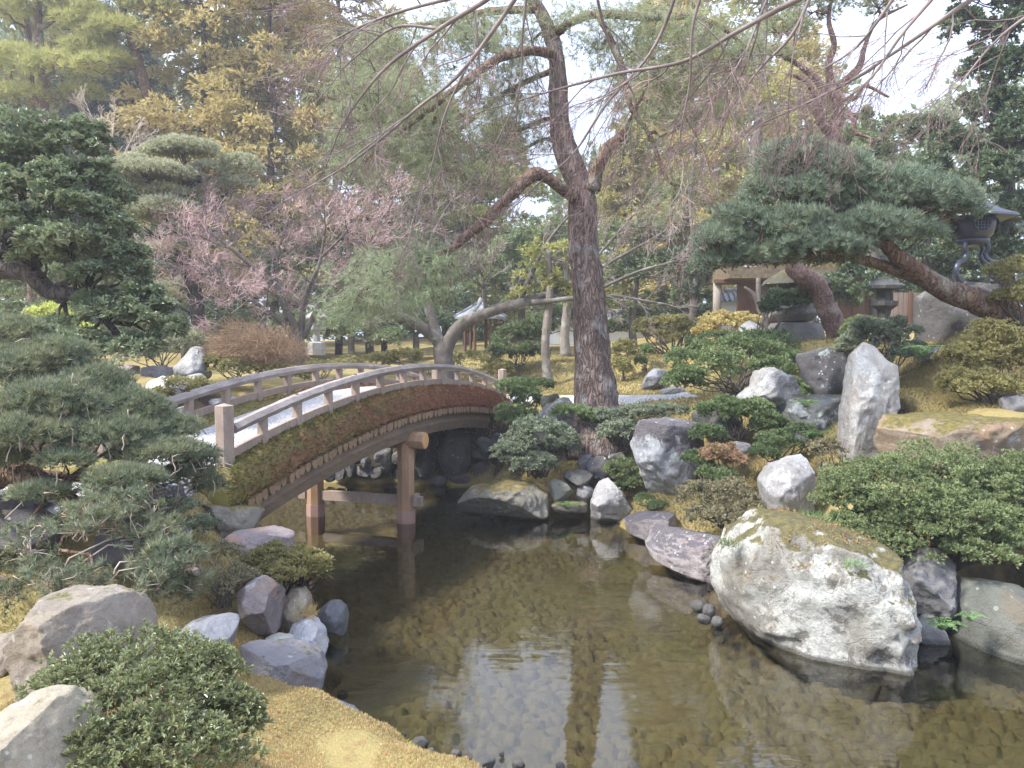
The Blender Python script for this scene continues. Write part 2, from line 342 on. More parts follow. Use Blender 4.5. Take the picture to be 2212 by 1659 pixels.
# ------------------------------------------------------------------ pond: bed of cobbles and water
def pond_bed():
    st = .026; x = np.arange(-4.6, 6.2, st); y = np.arange(3.9, 15.3, st); X, Y = np.meshgrid(x, y)
    q = np.stack([X.ravel(), Y.ravel(), 0 * X.ravel()], 1)
    wx = X + (fbm(q * 2.2, 2, 31) * .09).reshape(X.shape); wy = Y + (fbm(q * 2.2, 2, 47) * .07).reshape(X.shape)
    sx, sy = .15, .088
    gx, gy = wx / sx, wy / sy; gx = gx + .5 * (np.floor(gy) % 2)
    ix, iy = np.floor(gx).astype(np.int64), np.floor(gy).astype(np.int64)
    d1 = np.full(X.shape, 9.); d2 = d1.copy(); idv = np.zeros(X.shape); tilt = np.zeros(X.shape)
    for a in (-1, 0, 1):
        for b in (-1, 0, 1):
            cx, cy = ix + a, iy + b
            jx = cx + .5 + .36 * _hash(cx, cy, cx * 0, 3); jy = cy + .5 + .36 * _hash(cx, cy, cx * 0, 8)
            ex, ey = gx - jx, gy - jy; d = np.sqrt(ex ** 2 + ey ** 2); n = d < d1
            d2 = np.where(n, d1, np.minimum(d2, d)); idv = np.where(n, _hash(cx, cy, cx * 0, 21), idv)
            tilt = np.where(n, ex * _hash(cx, cy, cx * 0, 5) * .018 + ey * (.022 + .012 * _hash(cx, cy, cx * 0, 6)), tilt); d1 = np.where(n, d, d1)
    gap = np.clip((d2 - d1) / .34, 0, 1)
    sand = sstep(.1, .5, fbm(q * .75, 3, 91)).reshape(X.shape)
    z = -.36 + (.09 * np.clip(gap * 1.25, 0, 1) ** .7 * (1 + .4 * idv) - tilt * 1.4) * (1 - .75 * sand) + .05 * sand + (fbm(q * 1.1, 2, 77) * .02).reshape(X.shape)
    d = seg_sd(X, Y, POND); z = np.where(d > -.35, z + .10 * sstep(-.35, .1, d), z)
    n, m = X.shape; i, j = np.meshgrid(np.arange(m - 1), np.arange(n - 1)); qq = (j * m + i).ravel()
    Fc = np.stack([qq, qq + 1, qq + m + 1, qq + m], 1)
    keep = (d.ravel()[Fc] < .25).all(1)
    t = NT('pond_cobbles'); at = t.n('ShaderNodeAttribute', attribute_name='stone')
    c = t.ramp(at.outputs['Fac'], [(.0, (.095, .078, .046)), (.35, (.145, .12, .070)), (.65, (.18, .148, .085)), (1, (.13, .118, .08))])
    c = t.mix(t.math('MULTIPLY', t.mask(t.noise(.8, 4), .45, .65), .6), c, (.15, .12, .07))
    c = t.mix(t.math('MULTIPLY', t.mask(t.noise(16, 5, .65), .45, .65), .35), c, (.10, .09, .05))
    o = mk('pond_bed', np.stack([X, Y, z], -1), Fc[keep], t.done(t.bsdf(c, .8, .2)), smooth=True); o['kind'] = 'structure'
    a = o.data.attributes.new('stone', 'FLOAT', 'POINT'); a.data.foreach_set('value', (idv.ravel() * .5 + .5).astype(np.float32))
pond_bed()
t = NT('pond_water')
r1 = t.noise(3.0, 2, .5, t.pos((.55, 1.5, 1)), .6); r2 = t.noise(12, 2, .5, t.pos((.6, 1.5, 1)), .3)
calm = t.mask(t.noise(.42, 2, .5), .42, .62)
h = t.math('MULTIPLY', t.math('ADD', r1, t.math('MULTIPLY', r2, .28)), t.math('ADD', .35, t.math('MULTIPLY', calm, .9)))
bm_ = t.bump(h, .16, .03)
fr = t.n('ShaderNodeFresnel'); fr.inputs[0].default_value = 1.41; t.l(bm_, fr.inputs['Normal'])
tr = t.n('ShaderNodeBsdfTransparent'); tr.inputs[0].default_value = (.66, .655, .55, 1)
gl = t.n('ShaderNodeBsdfGlossy'); gl.inputs['Roughness'].default_value = .015; t.l(bm_, gl.inputs['Normal']); gl.inputs[0].default_value = (1, 1, 1, 1)
mx = t.n('ShaderNodeMixShader'); t.l(t.math('MULTIPLY', fr.outputs[0], 1.25), mx.inputs[0]); t.l(tr.outputs[0], mx.inputs[1]); t.l(gl.outputs[0], mx.inputs[2])
WM = t.done(mx.outputs[0])
w = mk('water', [(-14, -2, 0), (11, -2, 0), (11, 19, 0), (-14, 19, 0)], np.array([[0, 1, 2, 3]]), WM); w['kind'] = 'structure'
# keep only the sheet over the pond basin
bm = bmesh.new(); bm.from_mesh(w.data); bm.clear()
vs = [bm.verts.new((*(POND[i] + 0), 0)) for i in range(len(POND))]
cen = POND.mean(0)
def grow_out(p, i):
    a, b = POND[i - 1], POND[(i + 1) % len(POND)]; tn = b - a; tn = tn / np.linalg.norm(tn); return p + np.array([-tn[1], tn[0]]) * .28
area = .5 * np.sum(POND[:, 0] * np.roll(POND[:, 1], -1) - POND[:, 1] * np.roll(POND[:, 0], -1))
for i, vt in enumerate(vs):
    p = grow_out(POND[i], i)
    if seg_sd(np.array([p[0]]), np.array([p[1]]), POND)[0] < 0: p = 2 * POND[i] - p
    vt.co = (p[0], p[1], 0)
f = bm.faces.new(vs); bmesh.ops.triangulate(bm, faces=[f]); bmesh.ops.recalc_face_normals(bm, faces=bm.faces)
if sum(fc.normal.z for fc in bm.faces) < 0: bmesh.ops.reverse_faces(bm, faces=bm.faces)
bm.to_mesh(w.data); bm.free()

# ------------------------------------------------------------------ foliage kit
def rand_dirs(n): return norm(rng.normal(size=(n, 3)))
def perp(D): return norm(np.cross(D, rng.normal(size=D.shape)))
def burst(Pt, D, n, a0, a1):
    Pn = np.repeat(Pt, n, 0); Dn = np.repeat(D, n, 0); a = rng.uniform(a0, a1, (len(Pn), 1))
    return Pn, Dn * np.cos(a) + perp(Dn) * np.sin(a)
def needles(Pt, D, L, W):
    n = len(Pt); L = L * rng.uniform(.7, 1.15, (n, 1)); s = perp(D) * W * .5
    return np.stack([Pt - s, Pt + s, Pt + D * L], 1).reshape(-1, 3), np.arange(3 * n).reshape(n, 3)
def rhombs(Pt, D, L, W, S=None, cup=.1):
    n = len(Pt); L = L * rng.uniform(.7, 1.2, (n, 1)); S = perp(D) if S is None else S; N = np.cross(D, S)
    m = Pt + D * L * .48 + N * L * cup
    return np.stack([Pt, m + S * W * .5, Pt + D * L, m - S * W * .5], 1).reshape(-1, 3), np.arange(4 * n).reshape(n, 4)
def leaves6(Pt, D, L, W, up=None, cup=.12):
    n = len(Pt); L = L * rng.uniform(.7, 1.2, (n, 1)); U = np.array([[0, 0, 1.]]) if up is None else up
    S = norm(np.cross(D, U + .35 * rng.normal(size=D.shape))); N = np.cross(S, D)
    a = Pt + D * L * .33 + N * L * cup * .6; b = Pt + D * L * .7 + N * L * cup
    tip = Pt + D * L + N * L * cup * .3; ca = N * W * .15
    V = np.stack([Pt, a + S * W * .42 + ca, b + S * W * .46 + ca, tip, b - S * W * .46 + ca, a - S * W * .42 + ca], 1).reshape(-1, 3)
    k = np.arange(n)[:, None] * 6
    return V, np.concatenate([k + np.array([[0, 1, 2, 3]]), k + np.array([[0, 3, 4, 5]])])
def shell(C, R, per, inner=.45, low=-.35, up=.35, wob=.25, seed=0):
    C, R = np.asarray(C, float), np.asarray(R, float)
    per = np.broadcast_to(per, (len(C),)).astype(int)
    c = np.repeat(C, per, 0); r = np.repeat(R, per, 0); d = rand_dirs(len(c))
    b = d[:, 2] < low; d[b, 2] *= -1
    f = 1 - inner * rng.uniform(0, 1, (len(c), 1)) ** 2.2
    if wob: f = f * (1 + wob * fbm(d * 2.1 + c * 1.7 + seed, 2, seed))[:, None]
    return c + d * r * f, norm(d / r * r.mean(1, keepdims=True) * .6 + d * .4 + np.array([0, 0, up]) + .25 * rng.normal(size=d.shape))
def pads(L, mul=1.):      # [(u, v, depth, half width px, half height px[, half depth m])]
    C, R = [], []
    for p in L:
        u, v, y, ru, rv = p[:5]; C.append(P(u, v, y)); rx = ru / F * y
        R.append((rx * mul, (p[5] if len(p) > 5 else rx * .85) * mul, rv / F * y * mul))
    return np.array(C), np.array(R)
def subclump(C, R, n, size, inner=.35, low=-.3, flat=.75):
    """each ellipsoid broken into n smaller clumps on its outer shell"""
    p, d = shell(C, R * (1 - size * .5), n, inner, low, .2, .15)
    rr = np.repeat(R, np.broadcast_to(n, (len(C),)), 0).mean(1) * size * rng.uniform(.7, 1.3, len(p))
    return p, np.stack([rr, rr, rr * flat], 1)
def wander(a, b, n=6, amp=.08, sag=0.):
    a, b = np.asarray(a, float), np.asarray(b, float); t = np.linspace(0, 1, n)[:, None]; L = np.linalg.norm(b - a)
    k = np.sin(t * math.pi); o = rng.normal(size=(n, 3)) * amp * L * k
    o = (o + np.roll(o, 1, 0)) * .5; o[0] = 0; o[-1] = 0
    return a + (b - a) * t + o - np.array([0, 0, sag * L]) * k
def limb_to(geo, a, b, r0, r1=.006, n=6, k=5, amp=.07, sag=0.):
    geo.add(*tube(wander(a, b, n, amp, sag), np.linspace(r0, r1, n), k))
def nearest(pts, q): return int(np.argmin(np.linalg.norm(pts - q, axis=1)))

def twigs(start, d, L, r, lev, out, pr):
    d = Vector(d).normalized(); p = Vector(start); n = pr.get('seg', 5); step = L / n; pts = [p.copy()]
    tro = Vector(pr.get('trop', (0, 0, 0)))
    for i in range(n):
        w = Vector((random.gauss(0, 1), random.gauss(0, 1), random.gauss(0, 1))) * pr.get('wob', .16)
        d = (d + w + tro * (1 + pr.get('tl', 0) * (pr['lev'] - lev))).normalized(); p = p + d * step; pts.append(p.copy())
    out.setdefault(lev, []).append((np.array(pts), np.linspace(r, max(r * .45, pr.get('rmin', .0015)), n + 1)))
    if lev <= 0: return
    m = pr['kids'][lev] if isinstance(pr['kids'], dict) else pr['kids']
    for j in range(m):
        f = pr.get('f0', .25) + (1 - pr.get('f0', .25)) * (j + random.random()) / m; x = f * n; i0 = min(int(x), n - 1)
        q = pts[i0].lerp(pts[i0 + 1], x - i0); dd = (pts[i0 + 1] - pts[i0]).normalized()
        side = Vector((random.gauss(0, 1), random.gauss(0, 1), random.gauss(0, pr.get('flat', 1)))); side = (side - dd * side.dot(dd)).normalized()
        a = math.radians(random.uniform(*pr.get('ang', (30, 60))))
        twigs(q, dd * math.cos(a) + side * math.sin(a), L * pr.get('ratio', .6) * random.uniform(.7, 1.15) * (1.15 - .45 * f), max(r * (1 - .5 * f) * pr.get('rr', .6), pr.get('rmin', .0015)), lev - 1, out, pr)
def twig_geo(paths, k=3):
    g = Geo()
    for p, r in paths: g.add(*tube(p, r, k, cap=False))
    return g

# ------------------------------------------------------------------ rocks
def _ico(sub):
    b = bmesh.new(); bmesh.ops.create_icosphere(b, subdivisions=sub, radius=1); b.verts.ensure_lookup_table()
    V = np.array([v.co[:] for v in b.verts]); Fc = np.array([[v.index for v in f.verts] for f in b.faces]); b.free(); return V, Fc
ICO = {s: _ico(s) for s in (3, 4, 5, 6)}
def poly_radius(poly, th):
    c = poly.mean(0); x, y = poly[:, 0] - c[0], poly[:, 1] - c[1]; R = np.zeros(th.shape)
    dx, dy = np.cos(th), np.sin(th)
    for i in range(len(poly)):
        ax, ay = x[i], y[i]; bx, by = x[(i + 1) % len(poly)], y[(i + 1) % len(poly)]; ex, ey = bx - ax, by - ay
        den = dx * ey - dy * ex; den = np.where(np.abs(den) < 1e-9, 1e-9, den)
        tt = (ax * ey - ay * ex) / den; s = (ax * dy - ay * dx) / den
        R = np.where((tt > 0) & (s >= -1e-6) & (s <= 1 + 1e-6), np.maximum(R, tt), R)
    return R
rock_n = 0
def rock_geo(outline, y, depth, sub=5, rough=.07, facets=10, seed=0, sink=.14, nscale=2.2):
    o = np.array(outline, float); v0, v1 = o[:, 1].min(), o[:, 1].max(); h = v1 - v0
    o[:, 1] = np.where(o[:, 1] > v1 - .22 * h, o[:, 1] + sink * h, o[:, 1])
    ya, yb = y if isinstance(y, tuple) else (y, y); u0, u1 = o[:, 0].min(), o[:, 0].max(); y = (ya + yb) / 2
    W = np.array([P(u, v, ya + (yb - ya) * (u - u0) / (u1 - u0)) for u, v in o]); poly = W[:, [0, 2]]; c = poly.mean(0)
    kx = (yb - ya) / (np.ptp(poly[:, 0]) + 1e-9)
    V, Fc = ICO[sub]; r = np.random.default_rng(seed)
    th = np.arctan2(V[:, 2], V[:, 0]); s = np.hypot(V[:, 0], V[:, 2]); R = poly_radius(poly, th)
    s2 = s ** .62; p = np.stack([np.cos(th) * R * s2, np.sign(V[:, 1]) * np.abs(V[:, 1]) ** .8 * depth, np.sin(th) * R * s2], 1)
    size = math.sqrt(R.mean() * depth) + 1e-6; size = min(size, R.mean() * 1.2)
    for _ in range(facets):
        n = norm(r.normal(size=3) * .85 + np.array([0, -.9, .2])); proj = p @ n; cap = proj.max() * r.uniform(.58, .86)
        p = p - np.maximum(proj - cap, 0)[:, None] * n * .96
    nd = norm(p / np.array([1, depth / R.mean(), 1]))
    big = fbm(p / size * nscale * .55 + seed * 3.1, 3, seed); fine = fbm(p / size * nscale * 2.6 + seed, 4, seed + 3, .55)
    ridg = 1 - 2 * np.abs(vnoise(p / size * nscale * .9 + 5 + seed, seed + 9))
    edge = (.35 + .65 * (1 - s ** 4))[:, None]
    r2 = 1 - 2 * np.abs(vnoise(p / size * nscale * 2.3 + 11 + seed, seed + 19))
    p = p + nd * (size * rough * (1.35 * big + .8 * fine + .7 * ridg + .38 * r2))[:, None] * edge
    p[:, 1] += kx * p[:, 0]
    return p + np.array([c[0], y, c[1]]), Fc
def rock(label, outline, y, depth, mat, name='rock', cat='rock', group=None, parent=None, **kw):
    global rock_n; rock_n += 1
    V, Fc = rock_geo(outline, y, depth, seed=kw.pop('seed', rock_n), **kw)
    c = V.mean(0); c[2] = V[:, 2].min()
    return tag(mk(name, V, Fc, mat, smooth=True, loc=c), label, cat, group)
def ell(u0, u1, v0, v1, n=10, j=.12, seed=0):
    r = np.random.default_rng(seed); a = np.arange(n) * 2 * math.pi / n; s = 1 + r.uniform(-j, j, n)
    c, d = np.cos(a), np.sin(a); m = np.maximum(np.abs(c), np.abs(d)) ** .35
    return [((u0 + u1) / 2 + (u1 - u0) / 2 * x * k / q, (v0 + v1) / 2 + (v1 - v0) / 2 * z * k / q) for x, z, k, q in zip(c, d, s, m)]

# ------------------------------------------------------------------ the arched bridge
PA, PB = P(487, 1012, 7.8), P(1085, 863, 16.5)
BE = (PB - PA)[:2]; BLEN = np.linalg.norm(BE); BE = BE / BLEN; BN = np.array([-BE[1], BE[0]]); BW, BH = 1.53, .48
def bz(t): return PA[2] + (PB[2] - PA[2]) * t + BH * (1 - 4 * (t - .5) ** 2)
def BP(t, s, dz): return np.array([PA[0] + BE[0] * BLEN * t + BN[0] * s, PA[1] + BE[1] * BLEN * t + BN[1] * s, bz(t) + dz])
def sweep(prof, t0, t1, n=60, jit=0., closed=True, dzf=None):
    ts = np.linspace(t0, t1, n); m = len(prof)
    V = np.array([[BP(t, s, z + (dzf(t) if dzf else 0)) for s, z in prof] for t in ts])
    if jit: V += rng.normal(size=V.shape) * jit
    i, j = np.meshgrid(np.arange(n - 1), np.arange(m if closed else m - 1), indexing='ij'); j2 = (j + 1) % m
    Q = np.stack([i * m + j, i * m + j2, (i + 1) * m + j2, (i + 1) * m + j], -1).reshape(-1, 4)
    out = [V.reshape(-1, 3), Q]
    if closed:
        c = np.array([V[0].mean(0), V[-1].mean(0)]); k = np.arange(m); N = n * m
        out[0] = np.concatenate([out[0], c])
        out.append(np.concatenate([np.stack([np.full(m, N), (k + 1) % m, k], 1), np.stack([np.full(m, N + 1), (n - 1) * m + k, (n - 1) * m + (k + 1) % m], 1)]))
    return out
ax = (1, 1, .25)
W_RAIL = wood_mat('weathered_rail_wood', (.24, .20, .185), (.42, .365, .34), (1.2, .8, 3), .5)
W_POST = wood_mat('planed_post_wood', (.29, .225, .185), (.42, .335, .28), (3, 3, .7), .65)
W_BEAM = wood_mat('beam_wood', (.17, .125, .09), (.27, .20, .14), (1.2, .6, 3), .7)
W_LOG = wood_mat('log_wood', (.22, .145, .085), (.36, .25, .155), (3, 3, 3), .7)
W_CUT = wood_mat('cut_end_wood', (.55, .30, .12), (.68, .42, .20), (4, 4, 4), .6)
W_PILL = wood_mat('pillar_wood', (.34, .21, .125), (.47, .31, .19), (3, 3, .5), .65)
W_SHOE = wood_mat('pillar_foot_wood', (.36, .22, .18), (.44, .29, .24), (3, 3, .6), .55)
IRON = plain_mat('dark_iron', (.05, .05, .055), .5, .5)
br = thing('arched_bridge', 'arched timber bridge with moss shoulders, gravel deck and low handrails over the pond', 'bridge', BP(.5, BW / 2, -BH - 1.5))
V, Q, T = sweep([(.09, .0), (.3, .03), (.76, .045), (1.1, .03), (1.26, .0), (1.26, -.12), (.09, -.12)], -.09, 1.05)
mk('gravel_deck', V, [Q, T], GRAV, br, smooth=False)
V, Q, T = sweep([(-.20, -.06), (1.72, -.06), (1.72, -.30), (-.20, -.30)], -.03, 1.02)
mk('deck_core', V, [Q, T], W_BEAM, br)
# moss shoulders: a rough bank of short fibres, green towards the near end and rusty towards the far end
def moss_mat():
    t = NT('bridge_moss'); isl = t.n('ShaderNodeNewGeometry').outputs['Random Per Island']
    at = t.n('ShaderNodeAttribute', attribute_name='rust').outputs['Fac']
    f = t.math('ADD', at, t.math('MULTIPLY', t.math('SUBTRACT', t.noise(4.5, 5, .65), .5), 1.1)); f = t.math('ADD', f, t.math('MULTIPLY', isl, .22))
    c = t.ramp(f, [(.12, (.17, .165, .05)), (.36, (.16, .135, .05)), (.55, (.20, .12, .06)), (.78, (.25, .125, .07)), (1, (.27, .11, .07))])
    return t.done(t.bsdf(c, .95, .1))
MOSS = moss_mat()
def moss_strip(side):
    sg = (lambda s: s) if side == 0 else (lambda s: BW - s)
    inner = .11 if side == 0 else .32
    prof = [(inner, -.02), (inner - .04, .03), (.0, .05), (-.10, .03), (-.19, -.05), (-.25, -.16), (-.27, -.27), (-.2, -.33), (.0, -.32)]
    prof = [(sg(a), b) for a, b in prof]
    if side: prof = prof[::-1]
    V, Q, T = sweep(prof, -.035, .99, 150)
    V = V + norm(rng.normal(size=V.shape)) * .012
    V[:, 2] += fbm(V * 5, 3, 61) * .022
    n = len(Q); k = rng.integers(0, n, 26000 if side == 0 else 9000); u, v = rng.random((2, len(k), 1))
    a, b, c, d = (V[Q[k, i]] for i in range(4)); p = a * (1 - u) * (1 - v) + b * u * (1 - v) + c * u * v + d * (1 - u) * v
    nr = norm(np.cross(b - a, d - a)); cen = V.mean(0); nr *= np.where((nr * np.array([0, 0, 1.]) + nr * (p - np.array([*(cen[:2]), 0]) * 0)).sum(1, keepdims=True) < -.2, -1, 1)
    out = -BN if side == 0 else BN
    nr = norm(nr * .3 + np.array([out[0] * .55, out[1] * .55, .45]) + .55 * rng.normal(size=nr.shape)); nr[:, 2] -= .12
    g = Geo(); g.add(V, Q, T); g.add(*rhombs(p, norm(nr), .06, .013)); V2, F2 = g.out()
    o = mk('moss_shoulder', V2, F2, MOSS, br)
    tt = ((V2[:, :2] - PA[:2]) @ BE) / BLEN; ss = np.abs((V2[:, :2] - PA[:2]) @ BN - (0 if side == 0 else BW))
    rust = .16 + .40 * sstep(.2, .75, tt) + .24 * np.clip(ss / .27, 0, 1) * (1 if side == 0 else .3) - .12 * sstep(.12, 0, tt)
    o.data.attributes.new('rust', 'FLOAT', 'POINT').data.foreach_set('value', rust.astype(np.float32))
moss_strip(0); moss_strip(1)
# timber beams
for s0 in (-.02, BW + .02):
    V, Q, T = sweep([(s0 + a, b) for a, b in ((-.10, -.44), (-.145, -.55), (-.10, -.70), (.10, -.70), (.145, -.55), (.10, -.44))], -.01, 1.0, 70, .003)
    mk('arch_beam', V, [Q, T], W_BEAM, br)
# round logs under the moss, butt ends showing
def log_mesh():
    k = 9; a = -math.pi + np.arange(k) * math.pi / (k - 1); r = .056
    sec = np.stack([np.cos(a) * r, np.sin(a) * r * 1.35], 1); sec = np.concatenate([sec, [[r * .8, .03], [-r * .8, .03]]])
    g = Geo(); m = len(sec)
    V = np.array([[x, yy, z] for yy in (-1.03, 1.03) for x, z in sec]); j = np.arange(m)
    g.add(V, np.stack([j, (j + 1) % m, m + (j + 1) % m, m + j], 1))
    g.add(np.concatenate([V[:m], [V[:m].mean(0)]]), np.stack([j, (j + 1) % m, np.full(m, m)], 1))
    g.add(np.concatenate([V[m:], [V[m:].mean(0)]]), np.stack([(j + 1) % m, j, np.full(m, m)], 1))
    return mesh('deck_log', *g.out(), W_LOG)
LM = log_mesh(); nlog = 76; ang = math.atan2(BE[1], BE[0])
for i in range(nlog):
    t_ = .005 + .985 * i / (nlog - 1); o = bpy.data.objects.new('deck_log', LM); COL.objects.link(o); o.parent = br
    c = BP(t_, BW / 2, -.345) - origin(br); sl = (bz(t_ + .01) - bz(t_ - .01)) / (.02 * BLEN)
    o.location = c; o.rotation_euler = (0, -math.atan(sl) * .6, ang); o.scale = (random.uniform(.88, 1.1), random.uniform(.985, 1.015), random.uniform(.9, 1.12))
# trestle
tc = .462
for s0 in (-.03, BW + .03):
    top, bot = BP(tc, s0, -.76), BP(tc, s0, 0); bot[2] = -.36
    a8 = math.pi / 8
    g = Geo(); V, Q, T = tube([bot, bot * .5 + top * .5, top], [.142, .136, .134], 8, ref=np.array([BE[0], BE[1], 0])); g.add(V, Q, T)
    pl = g.build('pillar', W_PILL, br)
    f0, f1 = bot.copy(), bot.copy(); f0[2] = -.3; f1[2] = .19
    V, Q, T = tube([f0, f1], .149, 8, ref=np.array([BE[0], BE[1], 0])); mk('pillar_foot', V, [Q, T], W_SHOE, pl)
a, b = BP(tc, -.36, -.72), BP(tc, BW + .36, -.72); b[2] = a[2]
V, Q, T = tube([a, b], .135, 8, ref=np.array([0, 0, 1.])); cb = mk('cross_beam', V, [Q, T], W_PILL, br)
for e, d in ((a, -BN), (b, BN)):
    e2 = e + np.array([d[0], d[1], 0]) * .006
    V, Q, T = tube([e, e2], .122, 8, ref=np.array([0, 0, 1.])); mk('cut_end', V, [Q, T], W_CUT, cb)
a, b = BP(tc, -.30, 0), BP(tc, BW + .32, 0); a[2] = b[2] = .34; dv = (b - a) / 2
V, Fb = box((a + b) / 2, dv, np.array([BE[0], BE[1], 0]) * .045, (0, 0, .075)); tb = mk('tie_beam', V, Fb, W_POST, br)
for s0 in (-.20, BW + .20):
    c = BP(tc, s0, 0); c[2] = .36
    V, Fb = box(c, np.array([BN[0], BN[1], 0]) * .025, np.array([BE[0], BE[1], 0]) * .075, (0, 0, .09)); mk('wedge', V, Fb, W_POST, tb)
# railings
POST_T = [.07, .144, .221, .298, .378, .463, .544, .626, .713, .795, .878, .95]
for s0 in (0., BW):
    fall = lambda t: -.05 * sstep(.7, .97, t) + .035 * np.abs(((t * 5) % 1) - .5) * 0
    sec = [(-.055, .325), (-.075, .375), (-.035, .425), (.035, .425), (.075, .375), (.055, .325)]
    hr = None
    for ta, tb_ in ((.012, .452), (.4522, .985)):
        V, Q, T = sweep([(s0 + x, z) for x, z in sec], ta, tb_, 34, .0012, True, fall); h_ = mk('handrail', V, [Q, T], W_RAIL, br); hr = hr or h_
        for tp in POST_T[1::2]:
            if ta < tp < tb_:
                c = BP(tp, s0, .425 + fall(tp)); V, Q, T = tube([c, c + np.array([0, 0, .012])], [.024, .02], 8); mk('nail_cap', V, [Q, T], IRON, h_)
    V, Q, T = sweep([(s0 - .02, .075), (s0 - .02, .165), (s0 + .02, .165), (s0 + .02, .075)], .01, .99, 60); mk('lower_rail', V, [Q, T], W_POST, br)
    for tp in POST_T:
        c0, c1 = BP(tp, s0, -.05), BP(tp, s0, .33 + fall(tp))
        g = Geo(); e, n_ = np.array([*BE, 0]), np.array([*BN, 0]); r, ch = .046, .012
        sec8 = [(r, -r + ch), (r, r - ch), (r - ch, r), (-r + ch, r), (-r, r - ch), (-r, -r + ch), (-r + ch, -r), (r - ch, -r)]
        V = np.array([c + e * x + n_ * yv for c in (c0, c1) for x, yv in sec8]); j = np.arange(8)
        g.add(V, np.stack([j, (j + 1) % 8, 8 + (j + 1) % 8, 8 + j], 1), np.array([[8, 9, 10, 11], [8, 11, 12, 15], [12, 13, 14, 15]])); g.build('rail_post', W_POST, br)
    for tp in (0., 1.0):
        c0 = BP(tp, s0, -.25); e, n_ = np.array([*BE, 0]), np.array([*BN, 0]); r, ch = .077, .03; g = Geo()
        sec8 = [(r, -r + ch), (r, r - ch), (r - ch, r), (-r + ch, r), (-r, r - ch), (-r, -r + ch), (-r + ch, -r), (r - ch, -r)]
        zs = np.linspace(0, .89, 15); V = np.array([c0 + np.array([0, 0, z]) + (e * x + n_ * yv) * (1 + .012 * (i % 2)) for i, z in enumerate(zs) for x, yv in sec8]); j = np.arange(8)[None]; i = np.arange(14)[:, None] * 8
        V = np.concatenate([V, [c0 + np.array([0, 0, .915])]])
        g.add(V, np.stack([i + j, i + (j + 1) % 8, i + 8 + (j + 1) % 8, i + 8 + j], -1).reshape(-1, 4), np.stack([14 * 8 + j[0], 14 * 8 + (j[0] + 1) % 8, np.full(8, 15 * 8)], 1)); g.build('end_post', W_POST, br)

# ------------------------------------------------------------------ rocks
LIC = (.52, .55, .55)
RK_BIG = rock_mat('lichened_rock', (.13, .12, .10), (.31, .295, .26), (.63, .64, .60), .76, .92, 1.7, (.075, .08, .022))
RK_WHITE = rock_mat('pale_rock', (.19, .185, .18), (.37, .36, .35), (.56, .57, .575), .5, .1, 1.5)
RK_GREY = rock_mat('grey_rock', (.15, .148, .15), (.30, .295, .30), (.45, .46, .47), .16, .22, 1.3)
RK_BLUE = rock_mat('bluish_rock', (.17, .175, .195), (.31, .32, .345), (.5, .5, .52), .12, .12, 1.2, streak=1)
RK_DARK = rock_mat('dark_rock', (.055, .052, .055), (.16, .152, .155), (.44, .47, .47), .2, .2, 1.3)
RK_WALL = rock_mat('retaining_rock', (.065, .063, .06), (.155, .15, .145), (.4, .4, .4), .1, .2, 1.2)
RK_TAN = rock_mat('tan_rock', (.20, .165, .13), (.38, .335, .28), (.55, .54, .50), .2, .12, 1.3, warm=(.36, .30, .22))
RK_PURP = rock_mat('purplish_rock', (.15, .13, .135), (.32, .28, .28), (.55, .53, .50), .22, .12, 1.3, warm=(.36, .25, .19))
RK_MOSSY = rock_mat('mossy_rock', (.14, .13, .11), (.30, .28, .23), (.45, .46, .42), .25, .75, 1.4, (.11, .11, .028))
RK_TWO = rock_mat('two_tone_rock', (.26, .27, .285), (.52, .53, .54), (.60, .62, .63), .35, .05, 1.2, topdark=(.075, .065, .07), streak=1, topz=(1.12, 1.18, 2.4))
RK_FLAT = rock_mat('dark_topped_rock', (.19, .165, .165), (.40, .36, .36), (.55, .55, .52), .3, .12, 1.5, topdark=(.085, .08, .095))
RK_GREEN = rock_mat('greenish_slab', (.11, .12, .105), (.21, .22, .195), (.35, .38, .34), .1, .15, 1.0, warm=(.20, .16, .115), streak=1)
RK_LEDGE = rock_mat('ledge_rock', (.20, .155, .11), (.36, .30, .23), (.55, .56, .56), .3, .7, 1.2, (.12, .125, .03), warm=(.33, .22, .13))
rock('largest boulder, grey with white lichen and a mossy top, standing in the pond', [(1585, 1150), (1640, 1110), (1700, 1110), (1770, 1125), (1850, 1150), (1925, 1190), (1950, 1270), (1945, 1400), (1938, 1450), (1870, 1475), (1820, 1462), (1720, 1415), (1620, 1370), (1568, 1320), (1545, 1265), (1552, 1205)], (7.7, 6.8), .6, RK_BIG, 'boulder', 'boulder', sub=6, rough=.065, facets=0, sink=.12)
rock('tall upright whitish stone with a blunt peak, standing above the clipped bushes', [(1838, 820), (1845, 765), (1870, 740), (1895, 748), (1915, 780), (1950, 800), (1957, 830), (1935, 870), (1915, 900), (1905, 960), (1890, 1000), (1820, 1005), (1822, 900)], 9.9, .38, rock_mat('spotted_upright_rock', (.26, .24, .225), (.46, .44, .41), (.62, .64, .63), .5, .22, 1.5, streak=1), 'standing_stone', 'standing stone', sub=6, rough=.05, facets=5)
rock('craggy white twin-peaked rock between the big azalea mass and a dark slab', [(1600, 862), (1625, 838), (1640, 805), (1670, 797), (1700, 815), (1725, 845), (1735, 885), (1640, 890)], 12, .5, RK_WHITE, sub=5, rough=.13, facets=3)
rock('dark layered slab with a whitish face under the craggy white rock', [(1655, 868), (1720, 852), (1822, 855), (1822, 930), (1760, 945), (1700, 925), (1668, 895)], 11.6, .55, rock_mat('slab_rock', (.08, .085, .082), (.20, .21, .205), (.50, .54, .55), .42, .45, 1.3), sub=5, rough=.09, facets=8)
